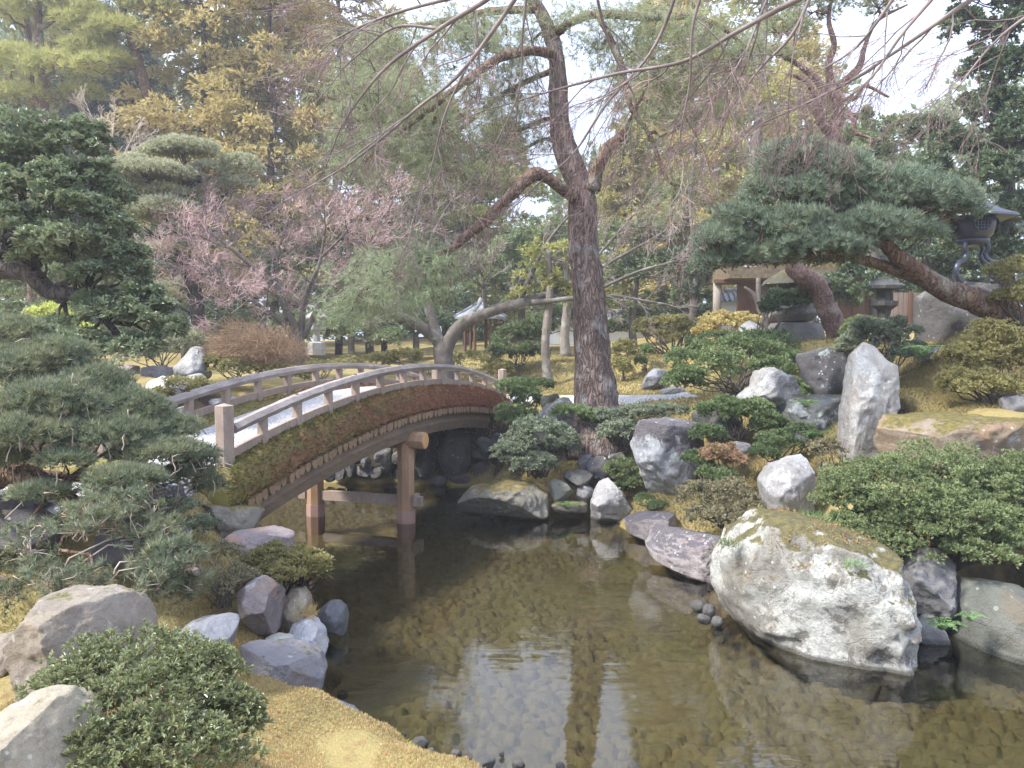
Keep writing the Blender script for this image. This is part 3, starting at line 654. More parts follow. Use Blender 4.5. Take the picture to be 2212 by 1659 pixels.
rock('two-tone boulder, dark on top and bluish white below, by the water', [(1368, 915), (1440, 905), (1510, 912), (1530, 945), (1520, 985), (1495, 1040), (1450, 1070), (1405, 1045), (1375, 1000), (1362, 950)], 11.6, .55, RK_TWO, 'boulder', 'boulder', sub=6, rough=.07, facets=8)
rock('rounded grey stone with pale patches beside the broad azalea on the bank', [(1640, 1040), (1665, 995), (1705, 972), (1745, 985), (1755, 1050), (1745, 1105), (1660, 1110)], 9.3, .4, RK_WHITE, sub=5, rough=.05)
rock('pale pointed triangular rock at the edge of the pond', [(1278, 1085), (1295, 1045), (1315, 1033), (1340, 1060), (1368, 1105), (1360, 1126), (1275, 1126)], 11.9, .35, rock_mat('pale_point_rock', (.22, .215, .21), (.42, .41, .41), (.62, .64, .65), .5, .1, 2.), sub=5, rough=.07)
rock('smooth rounded pale green-grey stone above the waterline', [(1180, 1050), (1195, 1036), (1228, 1040), (1242, 1065), (1228, 1083), (1188, 1083)], 12.3, .22, rock_mat('pale_green_rock', (.16, .165, .145), (.31, .315, .27), LIC, .15, .08, 1.3), rough=.04, sub=4)
rock('long low mossy rock jutting into the pond below the grey-green azalea', [(990, 1080), (1020, 1052), (1090, 1040), (1150, 1042), (1180, 1065), (1185, 1105), (1100, 1108), (1030, 1102), (992, 1098)], (12.5, 12.2), .5, RK_MOSSY, sub=6, rough=.07, facets=5)
rock('flat dark stone with a few pale spots lying at water level', [(1350, 1125), (1390, 1112), (1460, 1112), (1470, 1150), (1420, 1165), (1355, 1148)], (11.0, 10.4), .45, RK_FLAT, sub=5, rough=.05, facets=8)
rock('flat-topped rock with a dark top and pinkish white side, stepping into the water', [(1398, 1180), (1425, 1135), (1500, 1128), (1570, 1145), (1578, 1200), (1550, 1238), (1480, 1225), (1410, 1205)], (9.6, 8.9), .5, RK_FLAT, sub=6, rough=.06, facets=9)
rock('broad ledge of brown and white rock draped with moss', [(1895, 985), (1905, 920), (1935, 878), (2060, 872), (2160, 885), (2240, 870), (2300, 930), (2290, 1060), (2180, 1060), (2050, 1020)], 8.9, .55, RK_LEDGE, 'rock_ledge', 'rock ledge', sub=6, rough=.06, facets=6)
rock('sloping greenish slab rising from the water beyond the largest boulder', [(2046, 1405), (2056, 1290), (2085, 1252), (2200, 1268), (2330, 1290), (2400, 1480), (2300, 1510), (2160, 1460)], (7.35, 6.5), .5, RK_GREEN, sub=6, rough=.03, facets=3)
rock('dark rounded stone wedged behind the largest boulder', [(1945, 1230), (1990, 1190), (2040, 1190), (2075, 1230), (2050, 1300), (2010, 1340), (1965, 1330)], 7.4, .35, RK_GREY, rough=.05)
rock('small grey stone at the waterline between largest boulder and greenish slab', [(1978, 1355), (2000, 1330), (2035, 1335), (2050, 1370), (2045, 1405), (1985, 1405)], 7.15, .2, RK_GREY, rough=.05, sub=4)
rock('dark upright boulder with pale blue-green lichen below the leaning red pine', [(1725, 770), (1740, 730), (1800, 724), (1845, 735), (1850, 830), (1830, 875), (1770, 870), (1740, 820)], 12.6, .4, rock_mat('dark_lichen_rock', (.05, .048, .052), (.13, .125, .13), (.42, .50, .50), .36, .15, 1.6), 'boulder', 'boulder', sub=5, rough=.06)
rock('faceted grey boulder on the yellow moss lawn beside the pine', [(1382, 835), (1392, 812), (1415, 796), (1440, 800), (1450, 825), (1440, 840), (1400, 842)], 16.6, .35, RK_BLUE, 'boulder', 'boulder', rough=.05, facets=9)
rock('low flat stone lying on the lawn just below the faceted grey boulder', [(1425, 842), (1460, 834), (1490, 842), (1480, 852), (1430, 852)], 16.0, .2, RK_GREY, sub=4)
rock('layered lichen-white rock stack at the far foot of the bridge', [(1150, 905), (1160, 868), (1185, 855), (1230, 860), (1240, 890), (1245, 950), (1200, 965), (1155, 950)], 13.7, .45, rock_mat('stack_rock', (.12, .115, .105), (.26, .25, .23), (.56, .58, .56), .5, .5, 1.8), sub=5, rough=.12, facets=6)
rock('flat-topped stone on the lawn edge above the lichen-white stack', [(1158, 868), (1165, 853), (1205, 850), (1212, 866), (1200, 878), (1160, 876)], 14.1, .22, RK_MOSSY, sub=4, facets=8)
for lab, o, y, d, m in (
  ('rounded dark grey stone on the bank just below the pine roots', ell(1245, 1292, 975, 1012, seed=1), 12.9, .2, RK_GREY),
  ('stone with one large white lichen spot near the small green bush', ell(1268, 1322, 984, 1030, seed=2), 12.6, .22, RK_DARK),
  ('small white-flecked stone leaning beside the two-tone boulder', ell(1312, 1362, 976, 1004, seed=3), 12.5, .18, RK_WALL),
  ('long dark oval stone lying above the pointed pale rock', ell(1215, 1280, 1015, 1048, seed=4), 12.4, .22, RK_WALL),
  ('low mossy stone tucked at the water between the rounded and pointed rocks', ell(1186, 1272, 1082, 1108, seed=5), 12.15, .22, RK_MOSSY),
  ('squat stone half hidden behind the pale pointed rock', ell(1245, 1290, 1045, 1084, seed=6), 12.3, .16, RK_GREY),
  ('grey rock under the azalea beside the dark layered slab', ell(1500, 1600, 868, 930, seed=7), 11.9, .35, RK_WALL),
  ('small pale stone at the foot of the dark layered slab', ell(1715, 1745, 930, 955, seed=8), 10.6, .14, RK_WHITE),
  ('grey stone showing beneath the far azalea by the spotted moss', ell(1585, 1625, 952, 978, seed=9), 10.9, .15, RK_WHITE),
  ('pale stone capped with yellow moss in front of the golden azalea', ell(1553, 1592, 716, 752, seed=10), 17.5, .2, rock_mat('yellow_moss_rock', (.25, .25, .26), (.42, .42, .44), LIC, .3, .7, 2., (.30, .24, .02))),
  ('pointed white-lichened rock beside the stone lantern', [(1590, 735), (1600, 705), (1625, 690), (1640, 700), (1655, 740)], 17, .3, RK_GREY),
  ('small rounded boulder on the slope above the brown ledge', ell(2165, 2240, 852, 890, seed=12), 9.2, .2, RK_GREY),
  ('blue-grey stone peeping from under the yellowish pine shrub', ell(1985, 2045, 748, 775, seed=13), 11.2, .2, RK_BLUE)):
    rock(lab, o, y, d, m, sub=4, rough=.06)
rock('great dark boulder with white lichen carrying the bronze lantern', [(1985, 700), (1990, 640), (2030, 618), (2080, 609), (2160, 613), (2185, 660), (2180, 740), (2060, 760), (1990, 745)], 13, .55, rock_mat('lantern_boulder', (.06, .058, .056), (.16, .152, .145), (.46, .47, .45), .36, .35, 1.1), 'boulder', 'boulder', sub=5, rough=.05, facets=6)
# far-left bank of the pond
for lab, o, y, d, m in (
  ('tall whitish crag with an orange stain at the far side of the bridge', [(375, 808), (388, 775), (400, 748), (425, 742), (440, 770), (448, 800), (440, 815)], 16.2, .4, RK_WHITE),
  ('bright white rock below the tall crag behind the bridge rail', [(300, 862), (315, 825), (345, 812), (375, 830), (392, 865), (370, 885), (310, 885)], 14.9, .4, rock_mat('bright_white_rock', (.42, .41, .39), (.66, .65, .62), (.78, .78, .77), .5, .05, 1.4)),
  ('whitish stone half covered by a low green bush behind the bridge', [(365, 840), (390, 812), (430, 808), (450, 835), (440, 860), (380, 862)], 15.3, .35, RK_WHITE),
  ('flat grey slab lying left of the tall whitish crag', ell(300, 375, 790, 812, seed=21), 16.4, .4, RK_GREY),
  ('brownish flat stone at the far left bank beneath the glossy tree', ell(255, 305, 788, 808, seed=22), 16.4, .3, RK_PURP),
  ('pale stone seen through the bars of the far handrail', ell(370, 405, 880, 915, seed=23), 13.9, .25, RK_WHITE),
  ('dark bluish stone at the water behind the middle of the far handrail', ell(448, 520, 858, 885, seed=24), 14.6, .3, RK_BLUE),
  ('pale rock on the far bank beneath the dark hanging leaves', ell(225, 300, 818, 862, seed=25), 15.2, .4, RK_TAN)):
    rock(lab, o, y, d, m, sub=4, rough=.09)
# retaining wall under the far end of the bridge
big = [('large dark slab standing in the wall under the bridge', [(935, 945), (945, 930), (1000, 928), (1016, 950), (1020, 1015), (990, 1030), (960, 1025), (940, 990)], 15., .25),
       ('egg-shaped upright stone in the wall left of the large dark slab', ell(892, 943, 968, 1026, seed=31), 14.95, .25),
       ('leaning stone with a pale streak in the wall left of the near pillar', [(808, 985), (818, 968), (845, 962), (852, 1000), (846, 1028), (825, 1020), (812, 1000)], 15., .25)]
for lab, o, y, d in big: rock(lab, o, y, d, RK_WALL, 'wall_stone', 'stone', rough=.05, sub=5)
small = [(904, 936, 944, 968), (903, 942, 930, 945), (1030, 1068, 940, 972), (1018, 1070, 992, 1044), (1020, 1055, 968, 996), (1058, 1095, 935, 975), (1050, 1080, 974, 1004), (928, 972, 1026, 1048), (966, 1024, 1026, 1050), (884, 926, 1012, 1042),
         (780, 800, 985, 1007), (764, 788, 972, 1002), (765, 802, 1004, 1032), (800, 832, 1010, 1034), (742, 768, 990, 1030), (722, 745, 1000, 1034), (846, 872, 975, 1000), (846, 890, 1000, 1036), (870, 894, 955, 985), (700, 724, 1005, 1038), (1066, 1100, 1000, 1046)]
for i, (a, b, c, d) in enumerate(small):
    rock('grey rounded stone packed into the wall under the bridge', ell(a, b, c, d, seed=40 + i), 14.9 + .15 * math.sin(i * 2.3), .2, RK_WALL, 'wall_stone', 'stone', 'small stones of the retaining wall under the bridge', rough=.05, sub=4)
# near-left bank
rock('broad brownish boulder with a rounded top behind the glossy foreground bush', [(18, 1400), (30, 1345), (70, 1300), (110, 1290), (200, 1285), (270, 1308), (305, 1355), (310, 1420), (250, 1470), (130, 1495), (45, 1470)], 4.15, .42, RK_TAN, 'boulder', 'boulder', sub=6, rough=.05, facets=6)
rock('sandy boulder with pale lichen in the bottom corner beside the glossy bush', [(-80, 1600), (-40, 1545), (40, 1525), (90, 1535), (150, 1580), (185, 1650), (190, 1720), (-60, 1760)], 2.9, .35, rock_mat('sandy_rock', (.30, .26, .19), (.47, .42, .33), (.60, .62, .56), .25, .1, 2.2), 'boulder', 'boulder', sub=6, rough=.045)
rock('wedge of blue-grey stone with a sharp edge on the moss above the glossy bush', [(368, 1362), (420, 1345), (480, 1338), (507, 1345), (495, 1398), (440, 1425), (380, 1405)], 4.8, .24, RK_BLUE, sub=5, rough=.03, facets=10)
rock('large purplish grey boulder at the edge of the near lawn and water', [(500, 1412), (560, 1393), (620, 1402), (680, 1430), (698, 1462), (690, 1500), (655, 1535), (590, 1490), (520, 1450)], (5.5, 5.7), .42, rock_mat('shore_boulder', (.19, .18, .19), (.33, .315, .325), (.48, .50, .48), .12, .1, 1.2, warm=(.24, .20, .17)), 'boulder', 'boulder', sub=6, rough=.045, facets=8)
rock('white veined stone beside the water above the large purplish boulder', [(618, 1380), (630, 1350), (665, 1338), (700, 1365), (706, 1400), (690, 1432), (640, 1420)], 6.25, .25, rock_mat('veined_rock', (.32, .31, .33), (.55, .54, .56), (.72, .73, .75), .4, .05, 2.2, warm=(.42, .36, .30)), sub=5, rough=.07)
rock('small cream stone between the white veined stone and the purplish boulder', ell(572, 634, 1376, 1408, seed=61), 6.0, .15, rock_mat('cream_rock', (.40, .40, .34), (.58, .58, .52), LIC, .2, .1, 2.), sub=4, rough=.05)
rock('smooth dark oval stone standing in the water', ell(690, 750, 1302, 1368, seed=62, j=.04), 7.35, .22, plain_mat('wet_dark_stone', (.085, .088, .10), .4, .4, nz=7), sub=5, rough=.03, facets=2)
rock('brown pyramid-shaped rock under the yellow-green bush', [(518, 1275), (540, 1255), (572, 1245), (595, 1270), (612, 1320), (600, 1365), (560, 1345), (530, 1310)], 6.15, .3, RK_PURP, sub=5, rough=.05, facets=9)
rock('upright whitish-brown stone between the pyramid rock and the water', [(608, 1300), (625, 1275), (655, 1272), (668, 1295), (665, 1350), (630, 1365), (610, 1340)], 6.45, .22, rock_mat('buff_rock', (.24, .20, .15), (.42, .37, .29), LIC, .3, .25, 2.), sub=5, rough=.06)
rock('flat pinkish rock with a rusty top on the bank by the bridge', [(476, 1172), (500, 1152), (580, 1147), (630, 1160), (628, 1185), (560, 1205), (490, 1195)], (7.2, 7.5), .4, rock_mat('pinkish_rock', (.20, .16, .165), (.40, .34, .33), (.60, .58, .55), .3, .05, 1.8, warm=(.42, .26, .18)), sub=5, rough=.05, facets=8)
rock('white rock partly behind the yellow-green bush', [(520, 1220), (535, 1190), (570, 1178), (615, 1180), (625, 1210), (590, 1235), (540, 1240)], 7.0, .25, RK_WHITE, sub=4, rough=.06)
rock('mossy brown boulder with whitish edges where the bridge meets the bank', [(425, 1105), (450, 1080), (510, 1073), (545, 1085), (557, 1115), (545, 1145), (470, 1150), (430, 1130)], 7.55, .35, RK_MOSSY, 'boulder', 'boulder', sub=5, rough=.08)
rock('pale wedge of stone at the tip of the lawn by the water', [(688, 1528), (715, 1518), (760, 1535), (785, 1560), (775, 1585), (730, 1575), (695, 1552)], 5.5, .14, RK_BLUE, sub=4, rough=.04)
rock('long low purplish slab by the gravel walk behind the branches', [(135, 1085), (200, 1060), (330, 1050), (420, 1058), (425, 1090), (330, 1115), (160, 1115)], (6.6, 7.2), .3, RK_DARK, sub=5, rough=.04, facets=10)
rock('dark slab at the frame edge under the needled branches', [(-120, 1150), (-60, 1110), (60, 1108), (110, 1135), (105, 1185), (0, 1200), (-100, 1200)], 5.9, .35, RK_DARK, sub=5, rough=.04, facets=9)
rock('grey flat slab above the dark slab at the frame edge', [(-100, 1090), (-20, 1065), (90, 1068), (120, 1090), (60, 1108), (-80, 1110)], 6.6, .35, rock_mat('flat_slab_rock', (.14, .13, .14), (.26, .245, .255), LIC, .15, .05, 1.3), sub=5, rough=.04, facets=9)
rock('dark low stone with a pale facet on the moss beneath the branches', [(185, 1160), (220, 1130), (320, 1122), (400, 1150), (390, 1190), (280, 1205), (200, 1195)], 6.0, .3, RK_DARK, sub=5, rough=.06, facets=8)
rock('pale stone at the frame edge behind the brownish boulder', ell(-50, 45, 1375, 1450, seed=71), 4.3, .18, RK_TAN, sub=4)
# small shore pebbles
for i, (u, v, r, y) in enumerate(((812, 1585, 13, 5.45), (838, 1600, 8, 5.3), (905, 1606, 19, 5.2), (930, 1622, 9, 5.1), (985, 1628, 12, 5.05), (1050, 1650, 24, 4.92), (1012, 1640, 8, 5.0), (872, 1586, 7, 5.4), (740, 1500, 13, 6.1), (1122, 1652, 15, 4.95), (1210, 1655, 11, 4.98), (1085, 1628, 7, 5.1))):
    rock('small dark wet pebble on the shallow shore below the lawn', ell(u - r, u + r, v - r * .6, v + r * .6, seed=80 + i), y, r / F * y, RK_WALL, 'pebble', 'pebble', 'pebbles along the near shore', rough=.05, sub=3)
for i, (u, v, r, y) in enumerate(((1508, 1310, 16, 7.9), (1532, 1322, 20, 7.75), (1548, 1342, 14, 7.5), (1520, 1336, 14, 7.6))):
    rock('small moss-capped stone in the water at the side of the largest boulder', ell(u - r, u + r, v - r * .7, v + r * .7, seed=95 + i), y, r / F * y, RK_WALL, 'pebble', 'pebble', 'mossy stones beside the largest boulder', rough=.07, sub=3)
#@@PART3@@
# ------------------------------------------------------------------ built things
def lathe(prof, k=24, c=(0, 0, 0), a0=0.):
    a = np.arange(k) * 2 * math.pi / k + a0; m = len(prof)
    V = np.array([[c[0] + r * math.cos(x), c[1] + r * math.sin(x), c[2] + z] for r, z in prof for x in a])
    i, j = np.meshgrid(np.arange(m - 1) * k, np.arange(k), indexing='ij'); j2 = (j + 1) % k
    return V, np.stack([i + j, i + j2, i + k + j2, i + k + j], -1).reshape(-1, 4)
STONE = rock_mat('lantern_stone', (.14, .135, .13), (.27, .26, .25), (.42, .43, .42), .2, .25, 2.5)
STONE2 = rock_mat('lantern_stone_pale', (.2, .2, .2), (.36, .36, .35), (.5, .5, .5), .2, .2, 2.5)
DARKV = plain_mat('painted_hollow_shade', (.02, .02, .02), .9, .1)  # near-black colour painted in for shade inside the lantern openings and windows
# wide-footed stone lantern
b = P(1716, 742, 15.5); sc = 15.5 / F
L = thing('stone_lantern', 'wide-footed grey stone lantern with arched openings in its base, behind the azalea mass', 'stone lantern', b)
V, Q = lathe([(.02, .43), (.20, .43), (.46, .40), (.54, .30), (.565, .15), (.57, 0.), (.57, -.25)], 28, b); foot = mk('foot', V, Q, STONE, L, True)
for a in (-2.35, -1.05, .3, 1.6):
    d = np.array([math.cos(a), math.sin(a), 0]); s_ = np.array([-d[1], d[0], 0]); th = np.linspace(0, math.pi, 9)
    pts = np.array([b + d * .555 + s_ * .15 * math.cos(x) + np.array([0, 0, .06 + .17 * math.sin(x)]) - d * .06 * math.sin(x) for x in th])
    V, Q, T = tube(pts, .028, 6); mk('arch_rim', V, [Q, T], STONE, foot, True)
    fan = np.concatenate([pts + d * .012 * np.sin(th)[:, None] * 0 + d * .008, [b + d * .563 + np.array([0, 0, .06])]]); k_ = np.arange(8)
    mk('arch_shade_patch', fan, np.stack([k_, k_ + 1, np.full(8, 9)], 1), DARKV, foot)  # flat dark patch on the solid foot, in place of a shaded opening
V, Q = lathe([(.20, .43), (.33, .45), (.36, .52), (.43, .56), (.45, .60), (.45, .68), (.40, .70), (.1, .70)], 28, b); mk('platform', V, Q, STONE, L, True)
V, Q = lathe([(.33, .70), (.34, .76), (.32, .80), (.30, 1.08), (.2, 1.1)], 12, b); fbx = mk('fire_box', V, Q, STONE, L)
for a in (-2.45, -1.2):
    c = b + np.array([math.cos(a), math.sin(a), 0]) * .318 + np.array([0, 0, .94]); dd = np.array([math.cos(a), math.sin(a), 0])
    V, Q, T = tube([c - dd * .03, c + dd * .012], .085, 10); mk('round_window', V, [Q, T], DARKV, fbx)
V, Q = lathe([(.3, 1.08), (.66, 1.12), (.72, 1.17), (.66, 1.27), (.42, 1.40), (.16, 1.52), (.05, 1.54)], 6, b, .3); mk('roof', V, Q, rock_mat('mossy_roof', (.08, .08, .06), (.15, .145, .11), LIC, .1, .6, 2.2, (.06, .065, .02)), L)
V, Q = lathe([(.05, 1.53), (.10, 1.58), (.11, 1.65), (.05, 1.73), (.005, 1.78)], 12, b); mk('finial', V, Q, STONE, L, True)
# bronze lantern on the dark boulder
BRZ = plain_mat('dark_bronze', (.055, .062, .085), .42, .5, .55, 5, .3)
b = P(2098, 612, 13); L = thing('bronze_lantern', 'dark bluish bronze lantern with wide conical roof and curling legs on a great boulder', 'lantern', b)
V, Q = lathe([(.02, .62), (.17, .62), (.22, .64), (.25, .69), (.24, .73), (.02, .73)], 24, b); mk('ring_plate', V, Q, BRZ, L, True)
for a in (-2.6, -.75, 1.6, .35):
    d = np.array([math.cos(a), math.sin(a), 0]); pr = [(.20, .66), (.23, .56), (.19, .47), (.24, .38), (.36, .33), (.45, .25), (.44, .13), (.38, .04), (.30, .015), (.28, .05)]
    pts = spline(np.array([b + d * r + np.array([0, 0, z]) for r, z in pr]), 4); V, Q, T = tube(pts, np.interp(np.linspace(0, 1, len(pts)), [0, .1, .4, .8, 1], [.05, .035, .04, .045, .03]), 8); mk('leg', V, [Q, T], BRZ, L, True)
V, Q = lathe([(.02, .73), (.24, .73), (.29, .80), (.325, .92), (.33, 1.02), (.30, 1.12), (.1, 1.15)], 24, b); fbx = mk('fire_box', V, Q, BRZ, L, True)
for a in (-1.7, -.1, -3.2):
    d = np.array([math.cos(a), math.sin(a), 0]); s_ = np.array([-d[1], d[0], 0]); g = Geo(); g2 = Geo()
    c = b + np.array([0, 0, .95])
    V, Q, T = tube([c + d * .20, c + d * .338], .125, 14); wd_ = mk('lattice_window', V, [Q, T], DARKV, fbx)
    for o_ in (-.075, -.025, .025, .075):
        hh = math.sqrt(.125 ** 2 - o_ ** 2)
        g.add(*box(c + d * .345 + s_ * o_, s_ * .007, d * .008, (0, 0, hh))); g.add(*box(c + d * .345 + np.array([0, 0, o_]), s_ * hh, d * .006, (0, 0, .007)))
    th = np.linspace(0, 2 * math.pi, 17); V, Q = tube(np.array([c + d * .342 + s_ * .125 * math.cos(x) + np.array([0, 0, .125 * math.sin(x)]) for x in th]), .012, 5, cap=False); g.add(V, Q); g.build('lattice', BRZ, wd_)
V, Q = lathe([(.28, 1.12), (.62, 1.05), (.66, 1.065), (.64, 1.10), (.42, 1.19), (.2, 1.31), (.08, 1.36), (.03, 1.37)], 6, b, .35); mk('roof', V, Q, BRZ, L)
V, Q = lathe([(.03, 1.36), (.07, 1.40), (.075, 1.46), (.03, 1.53), (.005, 1.57)], 12, b); mk('finial', V, Q, BRZ, L, True)
# wooden gate house
W_DARK = wood_mat('old_brown_boards', (.105, .055, .036), (.17, .095, .06), (7, 7, .6), .75)
W_GRY = wood_mat('grey_old_post', (.20, .17, .14), (.32, .28, .24), (4, 4, .4), .75)
THATCH = plain_mat('bark_thatch', (.15, .118, .075), .95, .1, nz=9, amt=.35)
PLASTER = plain_mat('white_plaster', (.72, .73, .74), .85, .2, nz=1.2, amt=.06)
TILE = plain_mat('grey_roof_tile', (.22, .23, .26), .5, .4, nz=5, amt=.3)
G = P(1590, 705, 24); gz = G[2] - .3; yb = 24.; x0 = G[0]; xw = lambda u: P(u, 700, yb)[0]
L = thing('gate_house', 'low brown boarded gate house with a thatched roof behind the stone lantern', 'gate house', (xw(1690), yb, gz))
zt = P(1600, 612, yb)[2]
def boards(xa, xb, nm='board_wall', mat=W_DARK):
    g = Geo(); n = max(2, int((xb - xa) / .32)); e = np.linspace(xa, xb, n + 1)
    for i in range(n): g.add(*abox(e[i] + .012, e[i + 1] - .012, yb, yb + .06, gz, zt))
    g.add(*abox(xa, xb, yb + .062, yb + .1, gz, zt))
    for x in e: g.add(*abox(x - .022, x + .022, yb - .03, yb - .003, gz, zt))
    for z in (gz + .5, gz + (zt - gz) * .62): g.add(*abox(xa, xb, yb - .055, yb - .032, z - .03, z + .03))
    g.build(nm, mat, L)
boards(xw(1592), xw(1690)); boards(xw(1812), xw(1872))
for u, m, w_ in ((1550, W_GRY, .13), (1878, W_DARK, .07), (1800, W_GRY, .10), (1700, W_DARK, .09)):
    V, Q, T = tube([(xw(u), yb + .1, gz), (xw(u), yb + .1, zt + .05)], w_, 12); mk('post', V, [Q, T], m, L, True)
V, Fb = abox(xw(1540), xw(1900), yb - .12, yb + .0, zt + .002, zt + .11); mk('eave_beam', V, Fb, W_DARK, L)
g = Geo()
for i in range(3):
    y0, y1, z0 = yb - .75 + i * .28, yb + 2.2, zt + .10 + i * .13; g.add(*abox(xw(1566) - .1 + i * .02, xw(1900) - i * .02, y0, y1, z0 + .002, z0 + .13))
g.build('thatched_roof', THATCH, L)
# white plaster wall with tiled coping
def wall_run(label, ua, ub, ya, yb_, vb, vt, hcop=.34):
    a, b2 = P(ua, vb, ya), P(ub, vb, yb_); za = (a[2] + b2[2]) / 2 - .5; zt_ = P((ua + ub) / 2, vt, (ya + yb_) / 2)[2]
    d = (b2 - a); d[2] = 0; Lh = np.linalg.norm(d); d = d / Lh; nn_ = np.array([d[1], -d[0], 0])
    L = thing('plaster_wall', label, 'wall', (*((a + b2) / 2)[:2], za)); c = (a + b2) / 2; c[2] = (za + zt_) / 2
    V, Fb = box(c, d * Lh / 2, nn_ * .15, (0, 0, (zt_ - za) / 2)); mk('plaster_face', V, Fb, PLASTER, L)
    g = Geo(); n = int(Lh / .26)
    for sd in (1, -1):
        p0 = [a + nn_ * sd * .02, b2 + nn_ * sd * .02, b2 + nn_ * sd * .55, a + nn_ * sd * .55]
        zz = [zt_ + hcop, zt_ + hcop, zt_ + .02, zt_ + .02]; V = np.array([[*p[:2], z] for p, z in zip(p0, zz)]); V = np.concatenate([V, V - np.array([0, 0, .05])]); g.add(V, np.array([[0, 1, 2, 3], [7, 6, 5, 4], [3, 2, 6, 7], [0, 3, 7, 4], [1, 5, 6, 2]]))
        for i in range(n + 1):
            q = a + d * Lh * i / n; q1, q2 = q + nn_ * sd * .03, q + nn_ * sd * .6; q1[2] = zt_ + hcop + .03; q2[2] = zt_ + .04; g.add(*tube([q1, q2], .055, 6))
    V, Q, T = tube([np.array([*a[:2], zt_ + hcop + .06]), np.array([*b2[:2], zt_ + hcop + .06])], .11, 8); g.add(V, Q, T)
    g.build('tiled_coping', TILE, L)
wall_run('long white plaster wall with grey tiled coping behind the big pine', 1185, 1540, 33, 32, 760, 694)
wall_run('far white wall with tiled coping seen past the gate house corner post', 1535, 1760, 38, 38, 740, 652, .5)
# small hexagonal kiosk
b = P(1038, 770, 25); L = thing('garden_kiosk', 'small open kiosk with a grey ridged hexagonal roof behind the grey-limbed tree', 'kiosk', b); zr = P(1038, 690, 25)[2] - b[2]
V, Q = lathe([(.05, zr + .16), (.78, zr), (.84, zr + .02), (.84, zr + .09), (.5, zr + .26), (.16, zr + .46), (.05, zr + .50)], 6, b, .2); rf = mk('roof', V, Q, TILE, L)
for i in range(6):
    a = .2 + i * math.pi / 3; V, Q, T = tube([b + np.array([.86 * math.cos(a), .86 * math.sin(a), zr + .1]), b + np.array([.5 * math.cos(a), .5 * math.sin(a), zr + .29]), b + np.array([.1 * math.cos(a), .1 * math.sin(a), zr + .52])], .035, 6); mk('ridge', V, [Q, T], TILE, rf)
    V, Q, T = tube([b + np.array([.5 * math.cos(a), .5 * math.sin(a), -.3]), b + np.array([.5 * math.cos(a), .5 * math.sin(a), zr + .1])], .05, 8); mk('post', V, [Q, T], W_DARK, L)
V, Q = lathe([(.08, zr + .5), (.10, zr + .56), (.06, zr + .66), (.01, zr + .72)], 10, b); mk('finial', V, Q, STONE2, L, True)
# small stone lantern far left of the kiosk
b = P(684, 745, 23); L = thing('stone_lantern', 'small pale stone lantern standing among shrubs left of the grey-limbed tree', 'stone lantern', b); h_ = 24 / F
for nm, pr, k in (('foot', [(.26, -.3), (.26, .06), (.15, .1), (.1, .1)], 6), ('shaft', [(.11, .08), (.10, .3), (.12, .42)], 8), ('platform', [(.1, .40), (.24, .46), (.24, .52), (.1, .52)], 6), ('fire_box', [(.17, .52), (.17, .76), (.1, .76)], 6), ('roof', [(.15, .75), (.34, .78), (.35, .83), (.12, .99), (.04, 1.0)], 6), ('finial', [(.04, .99), (.07, 1.06), (.01, 1.14)], 8)):
    V, Q = lathe(pr, k, b, .3); mk(nm, V, Q, STONE2, L)
# dark lantern post and board screen between gate house and bronze lantern
b = P(1908, 738, 15.2); L = thing('stone_lantern', 'dark slim stone lantern in the shade between the gate house and the bronze lantern', 'stone lantern', b)
for nm, pr, k in (('foot', [(.24, -.3), (.24, .14), (.14, .24)], 10), ('shaft', [(.12, .22), (.10, .45), (.13, .62)], 10), ('platform', [(.12, .6), (.27, .70), (.28, .78), (.1, .8)], 6), ('fire_box', [(.17, .79), (.17, 1.0), (.1, 1.0)], 6), ('roof', [(.15, 1.0), (.36, 1.03), (.37, 1.09), (.1, 1.25), (.03, 1.27)], 6)):
    V, Q = lathe(pr, k, b, .1); mk(nm, V, Q, rock_mat('dark_lantern_stone', (.05, .05, .048), (.12, .118, .11), LIC, .08, .3, 2.5), L)
W_SCR = wood_mat('screen_boards', (.20, .145, .12), (.30, .225, .19), (6, 6, .5), .75)
p0, p1 = P(1918, 735, 17), P(1990, 735, 17); zt2 = P(1950, 632, 17)[2]; L = thing('board_screen', 'brown vertical board screen behind the great dark boulder', 'fence', (*((p0 + p1) / 2)[:2], p0[2] - .3)); g = Geo(); n = 7
for i in range(n):
    xa, xb = p0[0] + (p1[0] - p0[0]) * i / n, p0[0] + (p1[0] - p0[0]) * (i + 1) / n; g.add(*abox(xa + .004, xb - .004, 17, 17.03 + .008 * (i % 2), p0[2] - .3, zt2))
g.build('board_panel', W_SCR, L)
V, Fb = abox(p0[0] + .42, p0[0] + .48, 16.93, 16.997, p0[2] - .3, zt2 + .03); mk('post', V, Fb, W_DARK, L)

